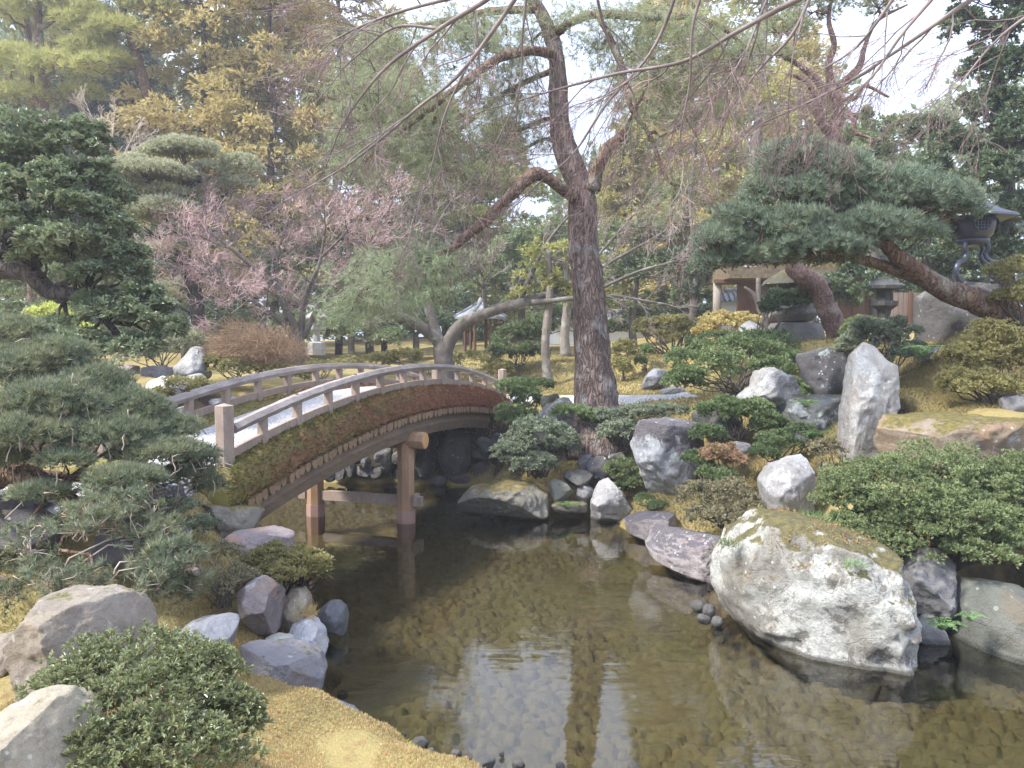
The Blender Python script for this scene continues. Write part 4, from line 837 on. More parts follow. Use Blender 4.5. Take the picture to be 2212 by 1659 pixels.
# ------------------------------------------------------------------ leaf and bark palette
lm = leaf_mat
PINE_B = lm('pine_blue_needles', (.065, .098, .074), (.13, .175, .13), (.23, .265, .185), .55, .2, .2, 2.5)
PINE_F = lm('pine_near_needles', (.065, .09, .06), (.125, .155, .10), (.23, .225, .125), .5, .2, .25, 3.5)
PINE_P = lm('pine_pale_needles', (.19, .205, .13), (.29, .30, .20), (.40, .395, .28), .6, .2, .15, 2.)
PINE_Y = lm('pine_yellow_needles', (.15, .165, .06), (.27, .28, .10), (.40, .39, .16), .6, .3, .15, .5)
PINE_G = lm('pine_grey_needles', (.13, .155, .10), (.20, .225, .145), (.28, .295, .18), .6, .3, .15, .8)
PINE_S = lm('pine_soft_needles', (.13, .165, .105), (.195, .235, .15), (.27, .30, .19), .6, .35, .15, 1.5)
CYP = lm('golden_cypress_sprays', (.20, .175, .075), (.32, .265, .12), (.42, .355, .175), .6, .35, .15, .35)
CYP2 = lm('olive_cypress_sprays', (.16, .16, .06), (.26, .25, .10), (.36, .33, .145), .6, .35, .15, .35)
DARKC = lm('dark_conifer_sprays', (.035, .05, .035), (.06, .08, .055), (.10, .12, .075), .6, .2, .15, .5)
DARKB = lm('dark_evergreen_leaves', (.028, .048, .026), (.055, .085, .045), (.11, .145, .07), .45, .2, .35, .8)
MIDB = lm('mid_evergreen_leaves', (.06, .085, .04), (.11, .145, .065), (.20, .23, .11), .45, .25, .35, .8)
YELB = lm('yellowish_evergreen_leaves', (.14, .15, .045), (.23, .235, .075), (.34, .33, .14), .5, .3, .25, .8)
TERN = lm('glossy_whorled_leaves', (.068, .095, .055), (.13, .165, .095), (.235, .27, .165), .33, .15, .5, 1.6)
AZ_GREY = lm('azalea_grey_leaves', (.095, .118, .080), (.165, .195, .135), (.26, .29, .205), .5, .25, .25, 2.5)
AZ_GRN = lm('azalea_green_leaves', (.065, .095, .042), (.12, .165, .070), (.20, .255, .115), .5, .25, .3, 2.)
AZ_BRI = lm('azalea_bright_leaves', (.075, .10, .045), (.135, .17, .075), (.22, .26, .125), .45, .3, .3, 2.)
AZ_OLV = lm('azalea_olive_leaves', (.115, .11, .042), (.185, .175, .068), (.27, .25, .11), .5, .25, .25, 2.)
AZ_GOLD = lm('azalea_gold_leaves', (.24, .20, .075), (.35, .29, .12), (.46, .40, .19), .55, .3, .2, 2.)
AZ_PINK = lm('azalea_pink_leaves', (.20, .12, .07), (.34, .20, .135), (.28, .26, .14), .55, .3, .2, 4.)
AZ_BRN = lm('azalea_brown_leaves', (.10, .10, .06), (.17, .15, .09), (.22, .21, .13), .55, .25, .2, 3.)
AZ_NEAR = lm('near_shrub_leaves', (.075, .09, .04), (.14, .162, .075), (.23, .24, .125), .32, .2, .5, 4.)
FERN = lm('fern_fronds', (.07, .13, .05), (.12, .20, .08), (.18, .27, .12), .5, .3, .25, 5.)
DRY = lm('dry_russet_sprays', (.13, .085, .055), (.22, .145, .10), (.30, .22, .15), .7, .3, .1, 2.)
STRAW = lm('straw_grass_blades', (.15, .145, .05), (.31, .235, .115), (.42, .33, .18), .7, .3, .1, 1.4)
RED = lm('fallen_red_leaves', (.16, .07, .035), (.27, .12, .06), (.32, .18, .10), .7, .2, .1, 5.)
BK_PINE = bark_mat('pine_bark', (.12, .085, .075), (.33, .25, .22), (.40, .37, .36), 11, .22, 1.)
BK_RED = bark_mat('red_pine_bark', (.13, .08, .068), (.27, .18, .155), (.28, .24, .21), 11, .5, .7)
BK_OLD = bark_mat('brown_pine_bark', (.12, .075, .055), (.29, .195, .14), (.34, .34, .29), 10, .35, .9)
BK_DARK = bark_mat('dark_bark', (.045, .038, .034), (.13, .11, .10), None, 9, .35, .7)
BK_GREY = bark_mat('smooth_grey_bark', (.085, .074, .064), (.16, .14, .122), (.26, .25, .23), 5, .4, .25, False)
BK_PALE = bark_mat('pale_bark', (.12, .10, .085), (.29, .26, .225), (.38, .36, .33), 7, .35, .5, False)
TW_PALE = plain_mat('pale_twigs', (.42, .35, .29), .8, .2)
TW_RED = plain_mat('reddish_twigs', (.27, .19, .185), .7, .25, nz=.9, amt=.4)
TW_PINK = plain_mat('pinkish_twigs', (.47, .335, .32), .75, .2, nz=.9, amt=.35)
TW_GREY = plain_mat('grey_twigs', (.24, .195, .175), .75, .2, nz=.9, amt=.3)
TW_LIMB = plain_mat('purplish_grey_branches', (.22, .18, .175), .75, .2, nz=3, amt=.3)

# ------------------------------------------------------------------ plant builders
def crown_leaves(pts, D, n, L, W, a0, a1, kind='leaf'):
    Pn, dn = burst(pts, D, n, a0, a1)
    if kind == 'needle': return needles(Pn, dn, L, W)
    if kind == 'rhomb': return rhombs(Pn, dn, L, W)
    return leaves6(Pn, dn, L, W)
def shrub(label, pd, mat, L=.04, W=.016, n=26, per=26, rose=5, size=.26, base=None, stems=6, name='azalea_shrub', cat='shrub', kind='rhomb', bark=None, group=None, a=(.3, 1.15), low=-.25, stem_r=.014, inner=.4, wob=.25):
    C, R = pads(pd)
    if base is None:
        j = int(np.argmin(C[:, 2] - R[:, 2])); bx, by = C[:, 0].mean(), C[:, 1].mean(); base = np.array([bx, by, tz(bx, by) - .05])
    else: base = P(*base)
    t = thing(name, label, cat, base, group)
    p, r = subclump(C, R, n, size, low=low); pts, D = shell(p, r, per, inner, -.3, .45, wob)
    V, Fc = crown_leaves(pts, D, rose, L, W, *a, kind=kind); mk('foliage', V, Fc, mat, t)
    g = Geo()
    for i in range(stems * len(C)):
        q = C[i % len(C)] + rand_dirs(1)[0] * R[i % len(C)] * np.array([.75, .75, .45]) + np.array([0, 0, .1 * R[0, 2]]); b0 = base + np.array([rng.normal() * .08, rng.normal() * .08, 0]) * min(1, R[0, 0] * 2)
        g.add(*tube(wander(b0, q, 6, .10, -.05), np.linspace(stem_r, stem_r * .3, 6), 5))
    g.build('stems', bark or BK_GREY, t, True); return t
def needled(parent, pd, mat, tufts, n, L, W, a1=1.15, size=.3, sub=14, low=-.15, up=.55, inner=.35, name='foliage', flatz=.7, loose=False):
    C, R = pads(pd) if not isinstance(pd, tuple) else pd
    if loose:
        w_ = R[:, 0] * R[:, 2]; kk = np.maximum(4, (sub * len(C) * 0 + tufts / 9 * w_ / w_.sum()).astype(int)); c0 = np.repeat(C, kk, 0) + rng.normal(size=(kk.sum(), 3)) * np.repeat(R, kk, 0) * .55
        pts = np.repeat(c0, 9, 0) + rng.normal(size=(len(c0) * 9, 3)) * np.array([.17, .17, .09]); D = norm(rng.normal(size=pts.shape) * .8 + np.array([0, 0, up]))
        V, Fc = crown_leaves(pts, D, n, L, W, .1, a1, 'needle'); return mk(name, V, Fc, mat, parent), pts
    ar = (R[:, 0] * R[:, 1]); k = np.maximum(1, np.round(sub * len(C) * ar / ar.sum())).astype(int)
    p, r = subclump(C, R, k, size, low=low, flat=flatz)
    pts, D = shell(p, r, max(2, int(tufts / len(p))), inner, -.25, up, .4)
    V, Fc = crown_leaves(pts, D, n, L, W, .12, a1, 'needle'); return mk(name, V, Fc, mat, parent), pts
def tree_thing(name, label, u, v, y, cat='tree', group=None):
    b = P(u, v, y); return thing(name, label, cat, b, group), b

# --- glossy whorled-leaf tree on the left
T, b = tree_thing('broadleaf_tree', 'glossy dark green tree with layered clumps of whorled leaves, overhanging the near bank', -150, 840, 10.2)
pd = [(60, 300, 9.8, 120, 48), (140, 330, 9.7, 95, 52), (205, 395, 9.6, 62, 48), (30, 345, 9.5, 85, 45), (245, 440, 9.6, 45, 42), (40, 420, 9.2, 120, 52), (150, 460, 9.2, 105, 46), (235, 500, 9.3, 62, 42),
      (40, 500, 9.0, 100, 42), (150, 530, 9.0, 110, 34), (255, 560, 9.2, 62, 38), (-60, 450, 9.2, 80, 90), (-40, 350, 9.4, 70, 80), (215, 600, 9.1, 70, 26),
      (240, 690, 9.0, 72, 44), (320, 690, 9.0, 66, 46), (180, 745, 9.0, 82, 30), (280, 760, 8.9, 80, 28), (365, 725, 9.0, 34, 36), (215, 655, 9.2, 50, 26), (120, 715, 9.1, 50, 26), (180, 300, 9.9, 60, 36), (110, 400, 9.4, 110, 50), (280, 590, 9.2, 44, 36), (300, 640, 9.1, 44, 34), (190, 560, 9.4, 90, 36), (90, 560, 9.3, 70, 26)]
C, R = pads(pd); p, r = subclump(C, R, 26, .27); pts, D = shell(p, r, 13, .4, -.35, .5, .2)
V, Fc = crown_leaves(pts, D, 7, .078, .030, .75, 1.35, 'leaf'); mk('foliage', V, Fc, TERN, T)
g = Geo(); main, rad = pxpath([(-150, 900, 10.2, 36), (-120, 760, 10, 33), (-40, 600, 9.7, 26), (50, 585, 9.5, 22), (110, 630, 9.4, 18), (185, 640, 9.3, 13), (225, 690, 9.2, 9)]); g.add(*tube(main, rad, 10, jit=.08))
for a_, b_, r_ in (((-60, 610, 9.7), (60, 460, 9.4), .07), ((-60, 610, 9.7), (120, 370, 9.6), .08), ((50, 585, 9.5), (160, 520, 9.2), .06), ((110, 630, 9.4), (230, 560, 9.2), .05), ((120, 630, 9.4), (150, 690, 9.2), .04), ((190, 640, 9.3), (300, 680, 9.1), .05), ((225, 690, 9.2), (270, 745, 9.0), .04)):
    limb_to(g, P(*a_), P(*b_), r_, .02, 8, 7)
for c in C: q = main[nearest(main, c)]; limb_to(g, q, c, .03, .008, 7, 5, .12)
g.build('trunk', BK_DARK, T, True)

# --- white pine in the near left corner
T, b = tree_thing('white_pine', 'low spreading white pine with bluish needle tufts in front of the bridge entrance', -70, 1130, 6.4)
pd = [(-60, 720, 6.9, 70, 45), (30, 735, 6.8, 80, 42), (100, 790, 6.7, 105, 50), (10, 820, 6.4, 100, 60), (190, 850, 6.6, 105, 48), (270, 895, 6.5, 100, 44), (350, 935, 6.5, 80, 38), (110, 880, 6.2, 120, 50), (230, 945, 6.2, 125, 42),
      (60, 945, 5.9, 110, 45), (340, 985, 6.2, 100, 32), (425, 1000, 6.5, 50, 36), (400, 1035, 6.4, 62, 30), (140, 1000, 5.8, 60, 26), (270, 1040, 5.8, 90, 30), (450, 1055, 6.5, 34, 22), (85, 1070, 5.7, 60, 22), (0, 1000, 6.0, 60, 30)]
_, pts1 = needled(T, pd, PINE_F, 10500, 13, .066, .007, 1.1, .24, 560, low=-.3, up=.6)
pd2 = [(250, 1085, 5.4, 120, 30), (180, 1130, 5.2, 80, 26), (330, 1150, 5.3, 80, 34), (375, 1205, 5.1, 72, 44), (330, 1250, 4.95, 85, 40), (400, 1260, 5.1, 48, 40), (60, 1170, 4.8, 70, 60), (110, 1250, 4.6, 80, 40), (20, 1270, 4.6, 50, 45), (200, 1240, 4.8, 50, 40)]
C2, R2 = pads(pd2); tn = [70, 40, 55, 80, 75, 40, 20, 22, 16, 16]
pts2 = np.concatenate([c + rand_dirs(k) * r * rng.uniform(.3, 1, (k, 1)) for c, r, k in zip(C2, R2, tn)]); D2 = norm(rand_dirs(len(pts2)) * .8 + np.array([.2, -.35, .75]))
sub_ = np.repeat(pts2, 4, 0) + rng.normal(size=(len(pts2) * 4, 3)) * .022; V, Fc = crown_leaves(sub_, np.repeat(D2, 4, 0), 20, .062, .005, .1, 1.1, 'needle'); mk('loose_sprays', V, Fc, PINE_F, T)
g = Geo(); g2 = Geo()
main, rad = pxpath([(-90, 1210, 6.4, 46), (-70, 1080, 6.4, 40), (10, 1020, 6.3, 30), (100, 1045, 6.2, 22), (150, 1080, 5.9, 16), (260, 1140, 5.5, 13), (340, 1200, 5.2, 12), (430, 1238, 5.0, 8)]); g.add(*tube(main, rad, 9, jit=.1))
for a_, b_, r_ in (((10, 1020, 6.3), (150, 900, 6.4), .05), ((60, 1035, 6.3), (330, 1000, 6.3), .04), ((150, 1080, 5.9), (420, 1040, 6.4), .03), ((-70, 1080, 6.4), (30, 800, 6.6), .06), ((100, 1045, 6.2), (80, 1180, 4.9), .022), ((-40, 1060, 6.3), (20, 1250, 4.7), .022), ((150, 1080, 5.9), (200, 1230, 4.9), .018)):
    limb_to(g, P(*a_), P(*b_), r_, .01, 8, 6, .1)
for c in pads(pd)[0]: limb_to(g, main[nearest(main, c)], c, .022, .006, 7, 4, .12)
g.build('trunk', BK_OLD, T, True)
anch = np.concatenate([main] + [C2])
for q in pts2:
    a_ = C2[nearest(C2, q)]; g2.add(*tube(wander(a_ - np.array([0, 0, .06]), q - np.array([0, 0, .012]), 6, .28), np.linspace(.0048, .0025, 6), 4))
for c in C2: g2.add(*tube(wander(main[nearest(main, c)], c - np.array([0, 0, .06]), 8, .15), np.linspace(.007, .004, 8), 5))
for q in pts1[rng.integers(0, len(pts1), 500)]:
    d = norm(rng.normal(size=3) + np.array([-.4, .3, -1.])); g2.add(*tube(wander(q + d * .16, q, 4, .15), np.linspace(.006, .003, 4), 4))
g2.build('twigs', TW_PALE, T, True)

# --- cloud-pruned pale pine beyond the bridge
T, b = tree_thing('cloud_pruned_pine', 'pale green pine pruned into stacked flat pads, beyond the far rail of the bridge', 430, 775, 18.5)
B = [(320, 473, 310, 350), (300, 420, 318, 345), (258, 322, 338, 368), (412, 478, 352, 384), (467, 563, 342, 390), (230, 417, 362, 399), (330, 440, 372, 398), (458, 552, 385, 420), (248, 312, 390, 416), (277, 427, 408, 442), (390, 500, 398, 432), (263, 433, 436, 492), (283, 340, 462, 500), (400, 480, 440, 470), (317, 433, 528, 562), (290, 420, 618, 668), (380, 460, 600, 640)]
pd = [((a + c) / 2, (d + e) / 2, 18.5 + .5 * math.sin(i * 2.1), (c - a) / 2, (e - d) / 2, (c - a) / 2 * .75 * 18.5 / F) for i, (a, c, d, e) in enumerate(B)]
pd = [(a, v, y, ru * 1.06, rv * 1.2, dd) for a, v, y, ru, rv, dd in pd]
needled(T, pd, PINE_P, 15000, 9, .085, .017, 1.2, .22, 760, low=-.25, up=.75, inner=.3, flatz=.85)
g = Geo(); main, rad = pxpath([(432, 800, 18.5, 17), (428, 690, 18.5, 15), (415, 610, 18.5, 16), (398, 560, 18.5, 18), (408, 500, 18.5, 14), (395, 440, 18.5, 9), (400, 380, 18.5, 6), (395, 330, 18.5, 4)]); g.add(*tube(main, rad, 9, jit=.1))
for c in pads(pd)[0]:
    c = c - np.array([0, 0, .1]); q = main[nearest(main, c - np.array([0, 0, .5]))]; limb_to(g, q, c, .06, .02, 8, 5, .1)
    for _ in range(4): limb_to(g, c * .6 + q * .4, c + rng.normal(size=3) * np.array([.4, .3, .05]), .02, .006, 5, 4, .1)
g.build('trunk', BK_DARK, T, True)

# --- spreading pine on the right slope
T, b = tree_thing('spreading_pine', 'bluish green pine with a leaning trunk and broad tufted crown above the azaleas', 2225, 740, 11.5)
pd = [(1720, 352, 11.3, 88, 30), (1672, 385, 11.2, 48, 30), (1800, 388, 11.1, 92, 36), (1652, 430, 11.0, 60, 27), (1755, 428, 10.9, 62, 32), (1925, 432, 11.1, 120, 42), (2025, 442, 11.0, 90, 32), (1600, 480, 11.0, 74, 24), (1718, 496, 10.8, 95, 30), (1888, 500, 10.7, 92, 34), (1562, 525, 10.9, 66, 26), (1757, 540, 10.8, 120, 22), (1545, 572, 11.0, 52, 20), (1640, 562, 11.0, 90, 20), (2085, 460, 11.1, 40, 22), (1985, 505, 10.9, 55, 16), (1850, 455, 11.3, 110, 30), (1800, 560, 11.2, 60, 18)]
pd = [(a, v, y, ru, rv * 1.3) for a, v, y, ru, rv in pd]
_, pts1 = needled(T, pd, PINE_B, 6000, 14, .115, .010, 1.15, .26, 400, low=-.55, up=.5, inner=.5, flatz=.85)
g = Geo(); main, rad = pxpath([(2235, 800, 11.5, 44), (2195, 700, 11.5, 36), (2120, 655, 11.4, 29), (2040, 625, 11.2, 25), (1965, 575, 11, 19), (1915, 530, 11, 14), (1905, 495, 11, 9), (1940, 460, 11, 6)]); g.add(*tube(main, rad, 10, jit=.08))
l2, r2 = pxpath([(2010, 612, 11.2, 15), (1910, 575, 11.1, 12), (1800, 548, 11, 9), (1700, 560, 11, 6), (1590, 568, 11, 3)]); g.add(*tube(l2, r2, 7, jit=.08)); l3, r3 = pxpath([(1915, 530, 11, 12), (1820, 490, 11, 9), (1740, 440, 11.1, 7), (1690, 390, 11.2, 4)]); g.add(*tube(l3, r3, 7, jit=.08))
al = np.concatenate([main, l2, l3])
for c in pads(pd)[0]:
    q = al[nearest(al, c)]; c = c - np.array([0, 0, .06]); limb_to(g, q, c, .03, .01, 8, 5, .1)
for q in pts1[rng.integers(0, len(pts1), 420)]: limb_to(g, al[nearest(al, q)] * .35 + q * .65 + np.array([0, 0, -.08]), q, .011, .004, 5, 4, .15)
g.build('trunk', BK_OLD, T, True)

# --- red pine behind it
T, b = tree_thing('red_pine', 'red-barked pine with a twisting forked trunk rising behind the spreading pine', 1815, 760, 14.5)
g = Geo(); main, rad = pxpath([(u, v, y, r * .9) for u, v, y, r in [(1818, 770, 14.5, 32), (1808, 715, 14.5, 28), (1785, 665, 14.5, 24), (1768, 622, 14.5, 22), (1735, 598, 14.5, 23), (1712, 570, 14.6, 18), (1725, 500, 14.7, 16), (1775, 410, 14.6, 16), (1797, 330, 14.5, 16), (1800, 285, 14.5, 17), (1812, 250, 14.5, 13), (1808, 215, 14.5, 12), (1796, 190, 14.5, 11), (1790, 140, 14.5, 8), (1802, 95, 14.5, 7), (1790, 40, 14.5, 5), (1805, -50, 14.5, 3)]]); g.add(*tube(main, rad, 11, jit=.09))
RP = [main]
for L_ in ([(1795, 290, 14.5, 11), (1772, 258, 14.4, 11), (1766, 222, 14.4, 10), (1776, 190, 14.4, 9), (1745, 155, 14.4, 7), (1705, 128, 14.4, 5), (1650, 100, 14.3, 3)], [(1800, 190, 14.5, 9), (1830, 172, 14.6, 8), (1858, 140, 14.7, 7), (1868, 100, 14.8, 5), (1895, 45, 14.9, 4), (1960, 10, 15, 2)],
           [(1818, 235, 14.5, 6), (1840, 250, 14.3, 5), (1848, 285, 14.2, 4), (1880, 300, 14.1, 3), (1870, 330, 14.0, 2)], [(1812, 215, 14.5, 6), (1850, 210, 14.2, 5), (1868, 185, 14.1, 4), (1920, 210, 14.0, 2.5)], [(1770, 222, 14.4, 5), (1740, 175, 14.2, 5), (1700, 160, 14.1, 3)]):
    q, r_ = pxpath(L_); g.add(*tube(q, r_, 8, jit=.1)); RP.append(q)
g0 = g
pd = [(1680, 70, 14.5, 75, 26), (1760, 25, 14.6, 80, 28), (1840, -15, 14.6, 100, 26), (1650, 120, 14.2, 60, 20), (1900, 20, 14.8, 50, 18), (1720, -40, 14.6, 90, 25), (1850, 330, 14.1, 32, 10)]
_, pts1 = needled(T, pd, PINE_G, 1100, 11, .13, .012, 1.2, .25, 110, low=-.2, up=.3, inner=.6)
g = g0; al = np.concatenate(RP)
for c in pads(pd)[0]:
    limb_to(g, al[nearest(al, c)], c, .045, .012, 8, 5, .14)
    for _ in range(5): limb_to(g, c, c + rng.normal(size=3) * np.array([.4, .4, .15]), .014, .005, 5, 4, .15)
g.build('trunk', BK_RED, T, True)

# --- the big pine at the middle
T, b = tree_thing('big_pine', 'tall thick-trunked pine with plated bark on the far bank beside the bridge end', 1290, 915, 13.5)
TR = [(1300, 985, 13.35, 62), (1296, 925, 13.4, 58), (1290, 880, 13.5, 51), (1283, 800, 13.5, 43), (1276, 700, 13.5, 38), (1269, 600, 13.5, 36), (1259, 510, 13.5, 33), (1258, 440, 13.5, 32), (1246, 385, 13.5, 29), (1220, 320, 13.5, 26), (1207, 250, 13.5, 23), (1205, 170, 13.5, 20), (1197, 100, 13.5, 17), (1170, 30, 13.5, 14), (1130, -40, 13.5, 11), (1115, -140, 13.5, 6)]
main, rad = pxpath(TR, 10); rad = rad * .93; n = len(main); k = 40
V, Q, Tt = tube(main, rad, k, ref=np.array([0, 1., 0])); c = np.repeat(main, k, 0); d = norm(V[:n * k] - c); q = V[:n * k]
flare = 1 + .22 * sstep(1.75, 1.1, q[:, 2]) * (1 + fbm(np.stack([np.arctan2(d[:, 1], d[:, 0]) * 1.4, q[:, 2] * .2, 0 * q[:, 0]], 1), 2, 88))
w3 = np.stack([q[:, 0] * 8, q[:, 1] * 8, q[:, 2] * 2.6], 1); w3 += .5 * np.stack([vnoise(w3 * .7, 5), vnoise(w3 * .7, 6), vnoise(w3 * .7, 7)], 1)
V[:n * k] = c + (q - c) * (flare * (1 + .075 * (1 - 2 * np.abs(vnoise(w3, 70))) + .05 * fbm(q * 2, 2, 71)))[:, None]
g = Geo(); g.add(V, Q, Tt); g.build('trunk', BK_PINE, T, True)
g = Geo(); BP_ = [main[len(main) // 2:]]
LIMB = [[(1240, 425, 13.3, 15), (1212, 405, 13.1, 14), (1182, 385, 13.0, 13), (1150, 378, 12.9, 14), (1100, 425, 12.8, 13), (1050, 475, 12.8, 12), (1005, 512, 12.8, 10), (965, 545, 12.8, 8), (900, 570, 12.8, 5), (830, 590, 12.8, 3)],
        [(1278, 410, 13.4, 18), (1292, 360, 13.3, 15), (1315, 320, 13.2, 13), (1350, 287, 13.1, 10)], [(1345, 290, 13.1, 6), (1372, 240, 13.0, 4), (1400, 180, 12.9, 3), (1440, 120, 12.8, 2)],
        [(1205, 120, 13.5, 11), (1150, 110, 13.2, 10), (1087, 122, 13.0, 10), (1040, 150, 12.8, 9), (990, 188, 12.6, 8), (930, 235, 12.5, 6), (860, 290, 12.4, 4), (790, 345, 12.3, 3)],
        [(1190, 80, 13.5, 10), (1240, 45, 13.3, 9), (1300, 30, 13.2, 9), (1400, 38, 13.0, 8), (1490, 35, 12.9, 7), (1560, 60, 12.8, 5), (1620, 110, 12.8, 3)],
        [(1200, 150, 13.5, 7), (1140, 175, 13.8, 6), (1070, 215, 14, 5), (1000, 275, 14, 4), (900, 330, 14, 3)], [(1160, 20, 13.5, 9), (1060, 25, 13.6, 8), (960, 45, 13.7, 6), (860, 60, 13.8, 4), (770, 90, 13.8, 3)],
        [(1208, 255, 13.6, 6), (1165, 262, 13.9, 5), (1090, 300, 14, 4), (1030, 345, 14, 2.5)], [(1290, 30, 13.2, 6), (1340, 130, 13.0, 6), (1360, 225, 12.9, 6), (1402, 290, 12.9, 5), (1440, 385, 12.9, 4), (1475, 405, 12.9, 2.5)],
        [(1150, 0, 13.5, 8), (1230, -60, 13.4, 6), (1330, -90, 13.3, 4)], [(1230, 330, 13.6, 5), (1180, 300, 14, 4), (1120, 330, 14.1, 3)]]
for L_ in LIMB: q, r_ = pxpath(L_); g.add(*tube(q, r_, 9, jit=.09)); BP_.append(q)
g0 = g
pd = [(800, 255, 12.6, 75, 40), (880, 200, 12.6, 85, 38), (960, 290, 12.8, 75, 34), (850, 320, 12.6, 85, 34), (780, 360, 12.5, 55, 36), (1030, 220, 13.2, 65, 28), (1080, 310, 14, 65, 32), (960, 360, 13.8, 70, 26), (930, 100, 13.4, 90, 32), (830, 110, 13.6, 80, 34), (1050, 80, 13.4, 70, 22), (1150, 272, 13.9, 36, 26),
      (1340, 30, 13.1, 60, 20), (1430, 55, 12.9, 75, 26), (1520, 80, 12.8, 75, 30), (1600, 110, 12.8, 62, 28), (1420, 170, 12.8, 55, 30), (1400, 300, 12.9, 36, 20), (1465, 400, 12.9, 42, 24), (1450, 450, 13.0, 36, 20), (1100, -10, 13.5, 80, 20), (1370, 110, 12.9, 36, 22), (1320, 235, 13, 26, 26), (1560, 170, 12.8, 52, 22), (760, 180, 12.9, 60, 34), (1090, 170, 13.6, 70, 36), (1010, 60, 13.6, 80, 30), (1140, 90, 13.8, 60, 30), (1120, 235, 14, 50, 26), (1255, 50, 13.2, 60, 26), (1300, 100, 13.4, 44, 28), (1330, 170, 13.2, 36, 30), (1480, 150, 12.9, 60, 34), (1520, 240, 12.9, 55, 30), (1440, 240, 13, 50, 28)]
pd = [(a, v, y, ru * 1.2, rv * 1.25) for a, v, y, ru, rv in pd if v > 0]
_, pts1 = needled(T, pd, PINE_G, 8200, 11, .19, .0075, 1.3, .5, 560, loose=True, low=-.7, up=-.05, inner=1.1, flatz=.9)
pd2 = [(830, 590, 12.8, 82, 44), (915, 575, 12.7, 72, 36), (775, 655, 12.8, 62, 34), (870, 650, 12.7, 78, 36), (945, 610, 12.7, 44, 44), (740, 690, 12.9, 40, 22), (900, 545, 12.9, 60, 22)]
_, pts2 = needled(T, pd2, PINE_S, 1350, 14, .20, .007, 1.3, .36, 130, loose=True, low=-.5, up=.0, inner=.7, name='lower_spray')
g = g0; al = np.concatenate(BP_)
for c in np.concatenate([pads(pd)[0], pads(pd2)[0]]): limb_to(g, al[nearest(al, c)], c, .035, .01, 8, 5, .16)
for q in np.concatenate([pts1[rng.integers(0, len(pts1), 420)], pts2[rng.integers(0, len(pts2), 120)]]): limb_to(g, al[nearest(al, q)] * .3 + q * .7 + np.array([0, 0, .06]), q, .012, .004, 6, 4, .2)
g.build('limbs', BK_OLD, T, True)
# ------------------------------------------------------------------ bare trees
def bare_tree(name, label, base, limbs, tw, limb_mat, twig_mat, per=6, f0=.35, k=7, cat='tree', fork=None, aim=None):
    """limbs: pixel paths with radii; twigs spring from the outer part of each"""
    b = P(*base); T = thing(name, label, cat, b); g = Geo(); out = {}
    for L_ in limbs:
        q, r = pxpath(L_); g.add(*tube(q, r, k, jit=.06)); n = len(q)
        m = per if not isinstance(per, dict) else per[id(L_)]
        for j in range(m):
            f = f0 + (1 - f0) * (j + random.random()) / m; x = min(f * (n - 1), n - 1.01); i = int(x); p = q[i] + (q[i + 1] - q[i]) * (x - i)
            d = norm((q[i + 1] - q[i])[None])[0]; s = rng.normal(size=3) * np.array([1, .9, .8]); s = norm((s - d * (s @ d))[None])[0]
            a = math.radians(rng.uniform(20, 65)); dd = d * math.cos(a) + s * math.sin(a)
            if aim is not None: dd = dd + np.array(aim)
            twigs(p, dd, tw['L'] * rng.uniform(.7, 1.2) * (1.15 - .4 * f), max(r[i] * .5, tw['r']) if r[i] * .5 < tw['r'] * 2.2 else tw['r'] * 1.8, tw['lev'], out, tw)
        twigs(q[-1], q[-1] - q[-3], tw['L'] * .8, max(r[-1], tw['r']), tw['lev'], out, tw)
    thick = [x for l in out if l >= max(2, tw['lev'] - 0) for x in out[l]]; fine = [x for l in out if l < max(2, tw['lev'] - 0) for x in out[l]]
    for p_, r_ in thick: g.add(*tube(p_, r_, 5))
    g.build('limbs', limb_mat, T, True)
    twig_geo(fine, 3).build('twigs', twig_mat, T, False); return T
# the pinkish maple beyond the bridge
tw = dict(L=1.0, r=.009, lev=3, kids={3: 5, 2: 5, 1: 4}, ratio=.66, ang=(25, 70), wob=.12, trop=(0, 0, .03), rmin=.0035, seg=5, flat=.8, f0=.2)
M_L = [[(655, 800, 18.5, 11), (645, 740, 18.5, 10), (625, 680, 18.4, 7), (580, 610, 18.2, 5), (520, 555, 18, 3.5), (470, 515, 18, 2)], [(655, 800, 18.5, 8), (650, 730, 18.6, 8), (660, 640, 18.6, 6), (690, 570, 18.4, 4), (700, 510, 18.3, 2)], [(640, 740, 18.5, 7), (600, 690, 18, 5), (530, 640, 17.6, 4), (450, 600, 17.4, 3), (390, 560, 17.3, 1.5)],
       [(655, 730, 18.6, 7), (700, 640, 18.5, 5), (755, 590, 18.4, 3.5), (800, 540, 18.4, 2)], [(620, 690, 18.4, 5), (600, 610, 18.8, 4), (600, 550, 19, 3), (620, 490, 19, 1.5)], [(625, 700, 18.4, 5), (560, 660, 18.9, 4), (500, 605, 19, 3), (440, 555, 19, 1.5)], [(640, 740, 18.5, 5), (560, 710, 17.8, 3.5), (490, 690, 17.5, 2.5), (430, 650, 17.3, 1.5)], [(690, 560, 18.4, 3.5), (740, 510, 18.1, 2.5), (770, 470, 18, 1.5)], [(520, 545, 18, 3), (500, 500, 18.2, 2), (490, 465, 18.4, 1.2)], [(530, 640, 17.6, 3), (460, 570, 17.4, 2.5), (415, 520, 17.3, 1.5)], [(755, 590, 18.4, 3), (810, 500, 18, 2), (840, 450, 17.8, 1.2)]]
bare_tree('maple_tree', 'leafless maple with a haze of fine pinkish twigs, beyond the bridge beside the cloud-pruned pine', (655, 815, 18.5), M_L, tw, BK_GREY, TW_PINK, per=7, f0=.25)
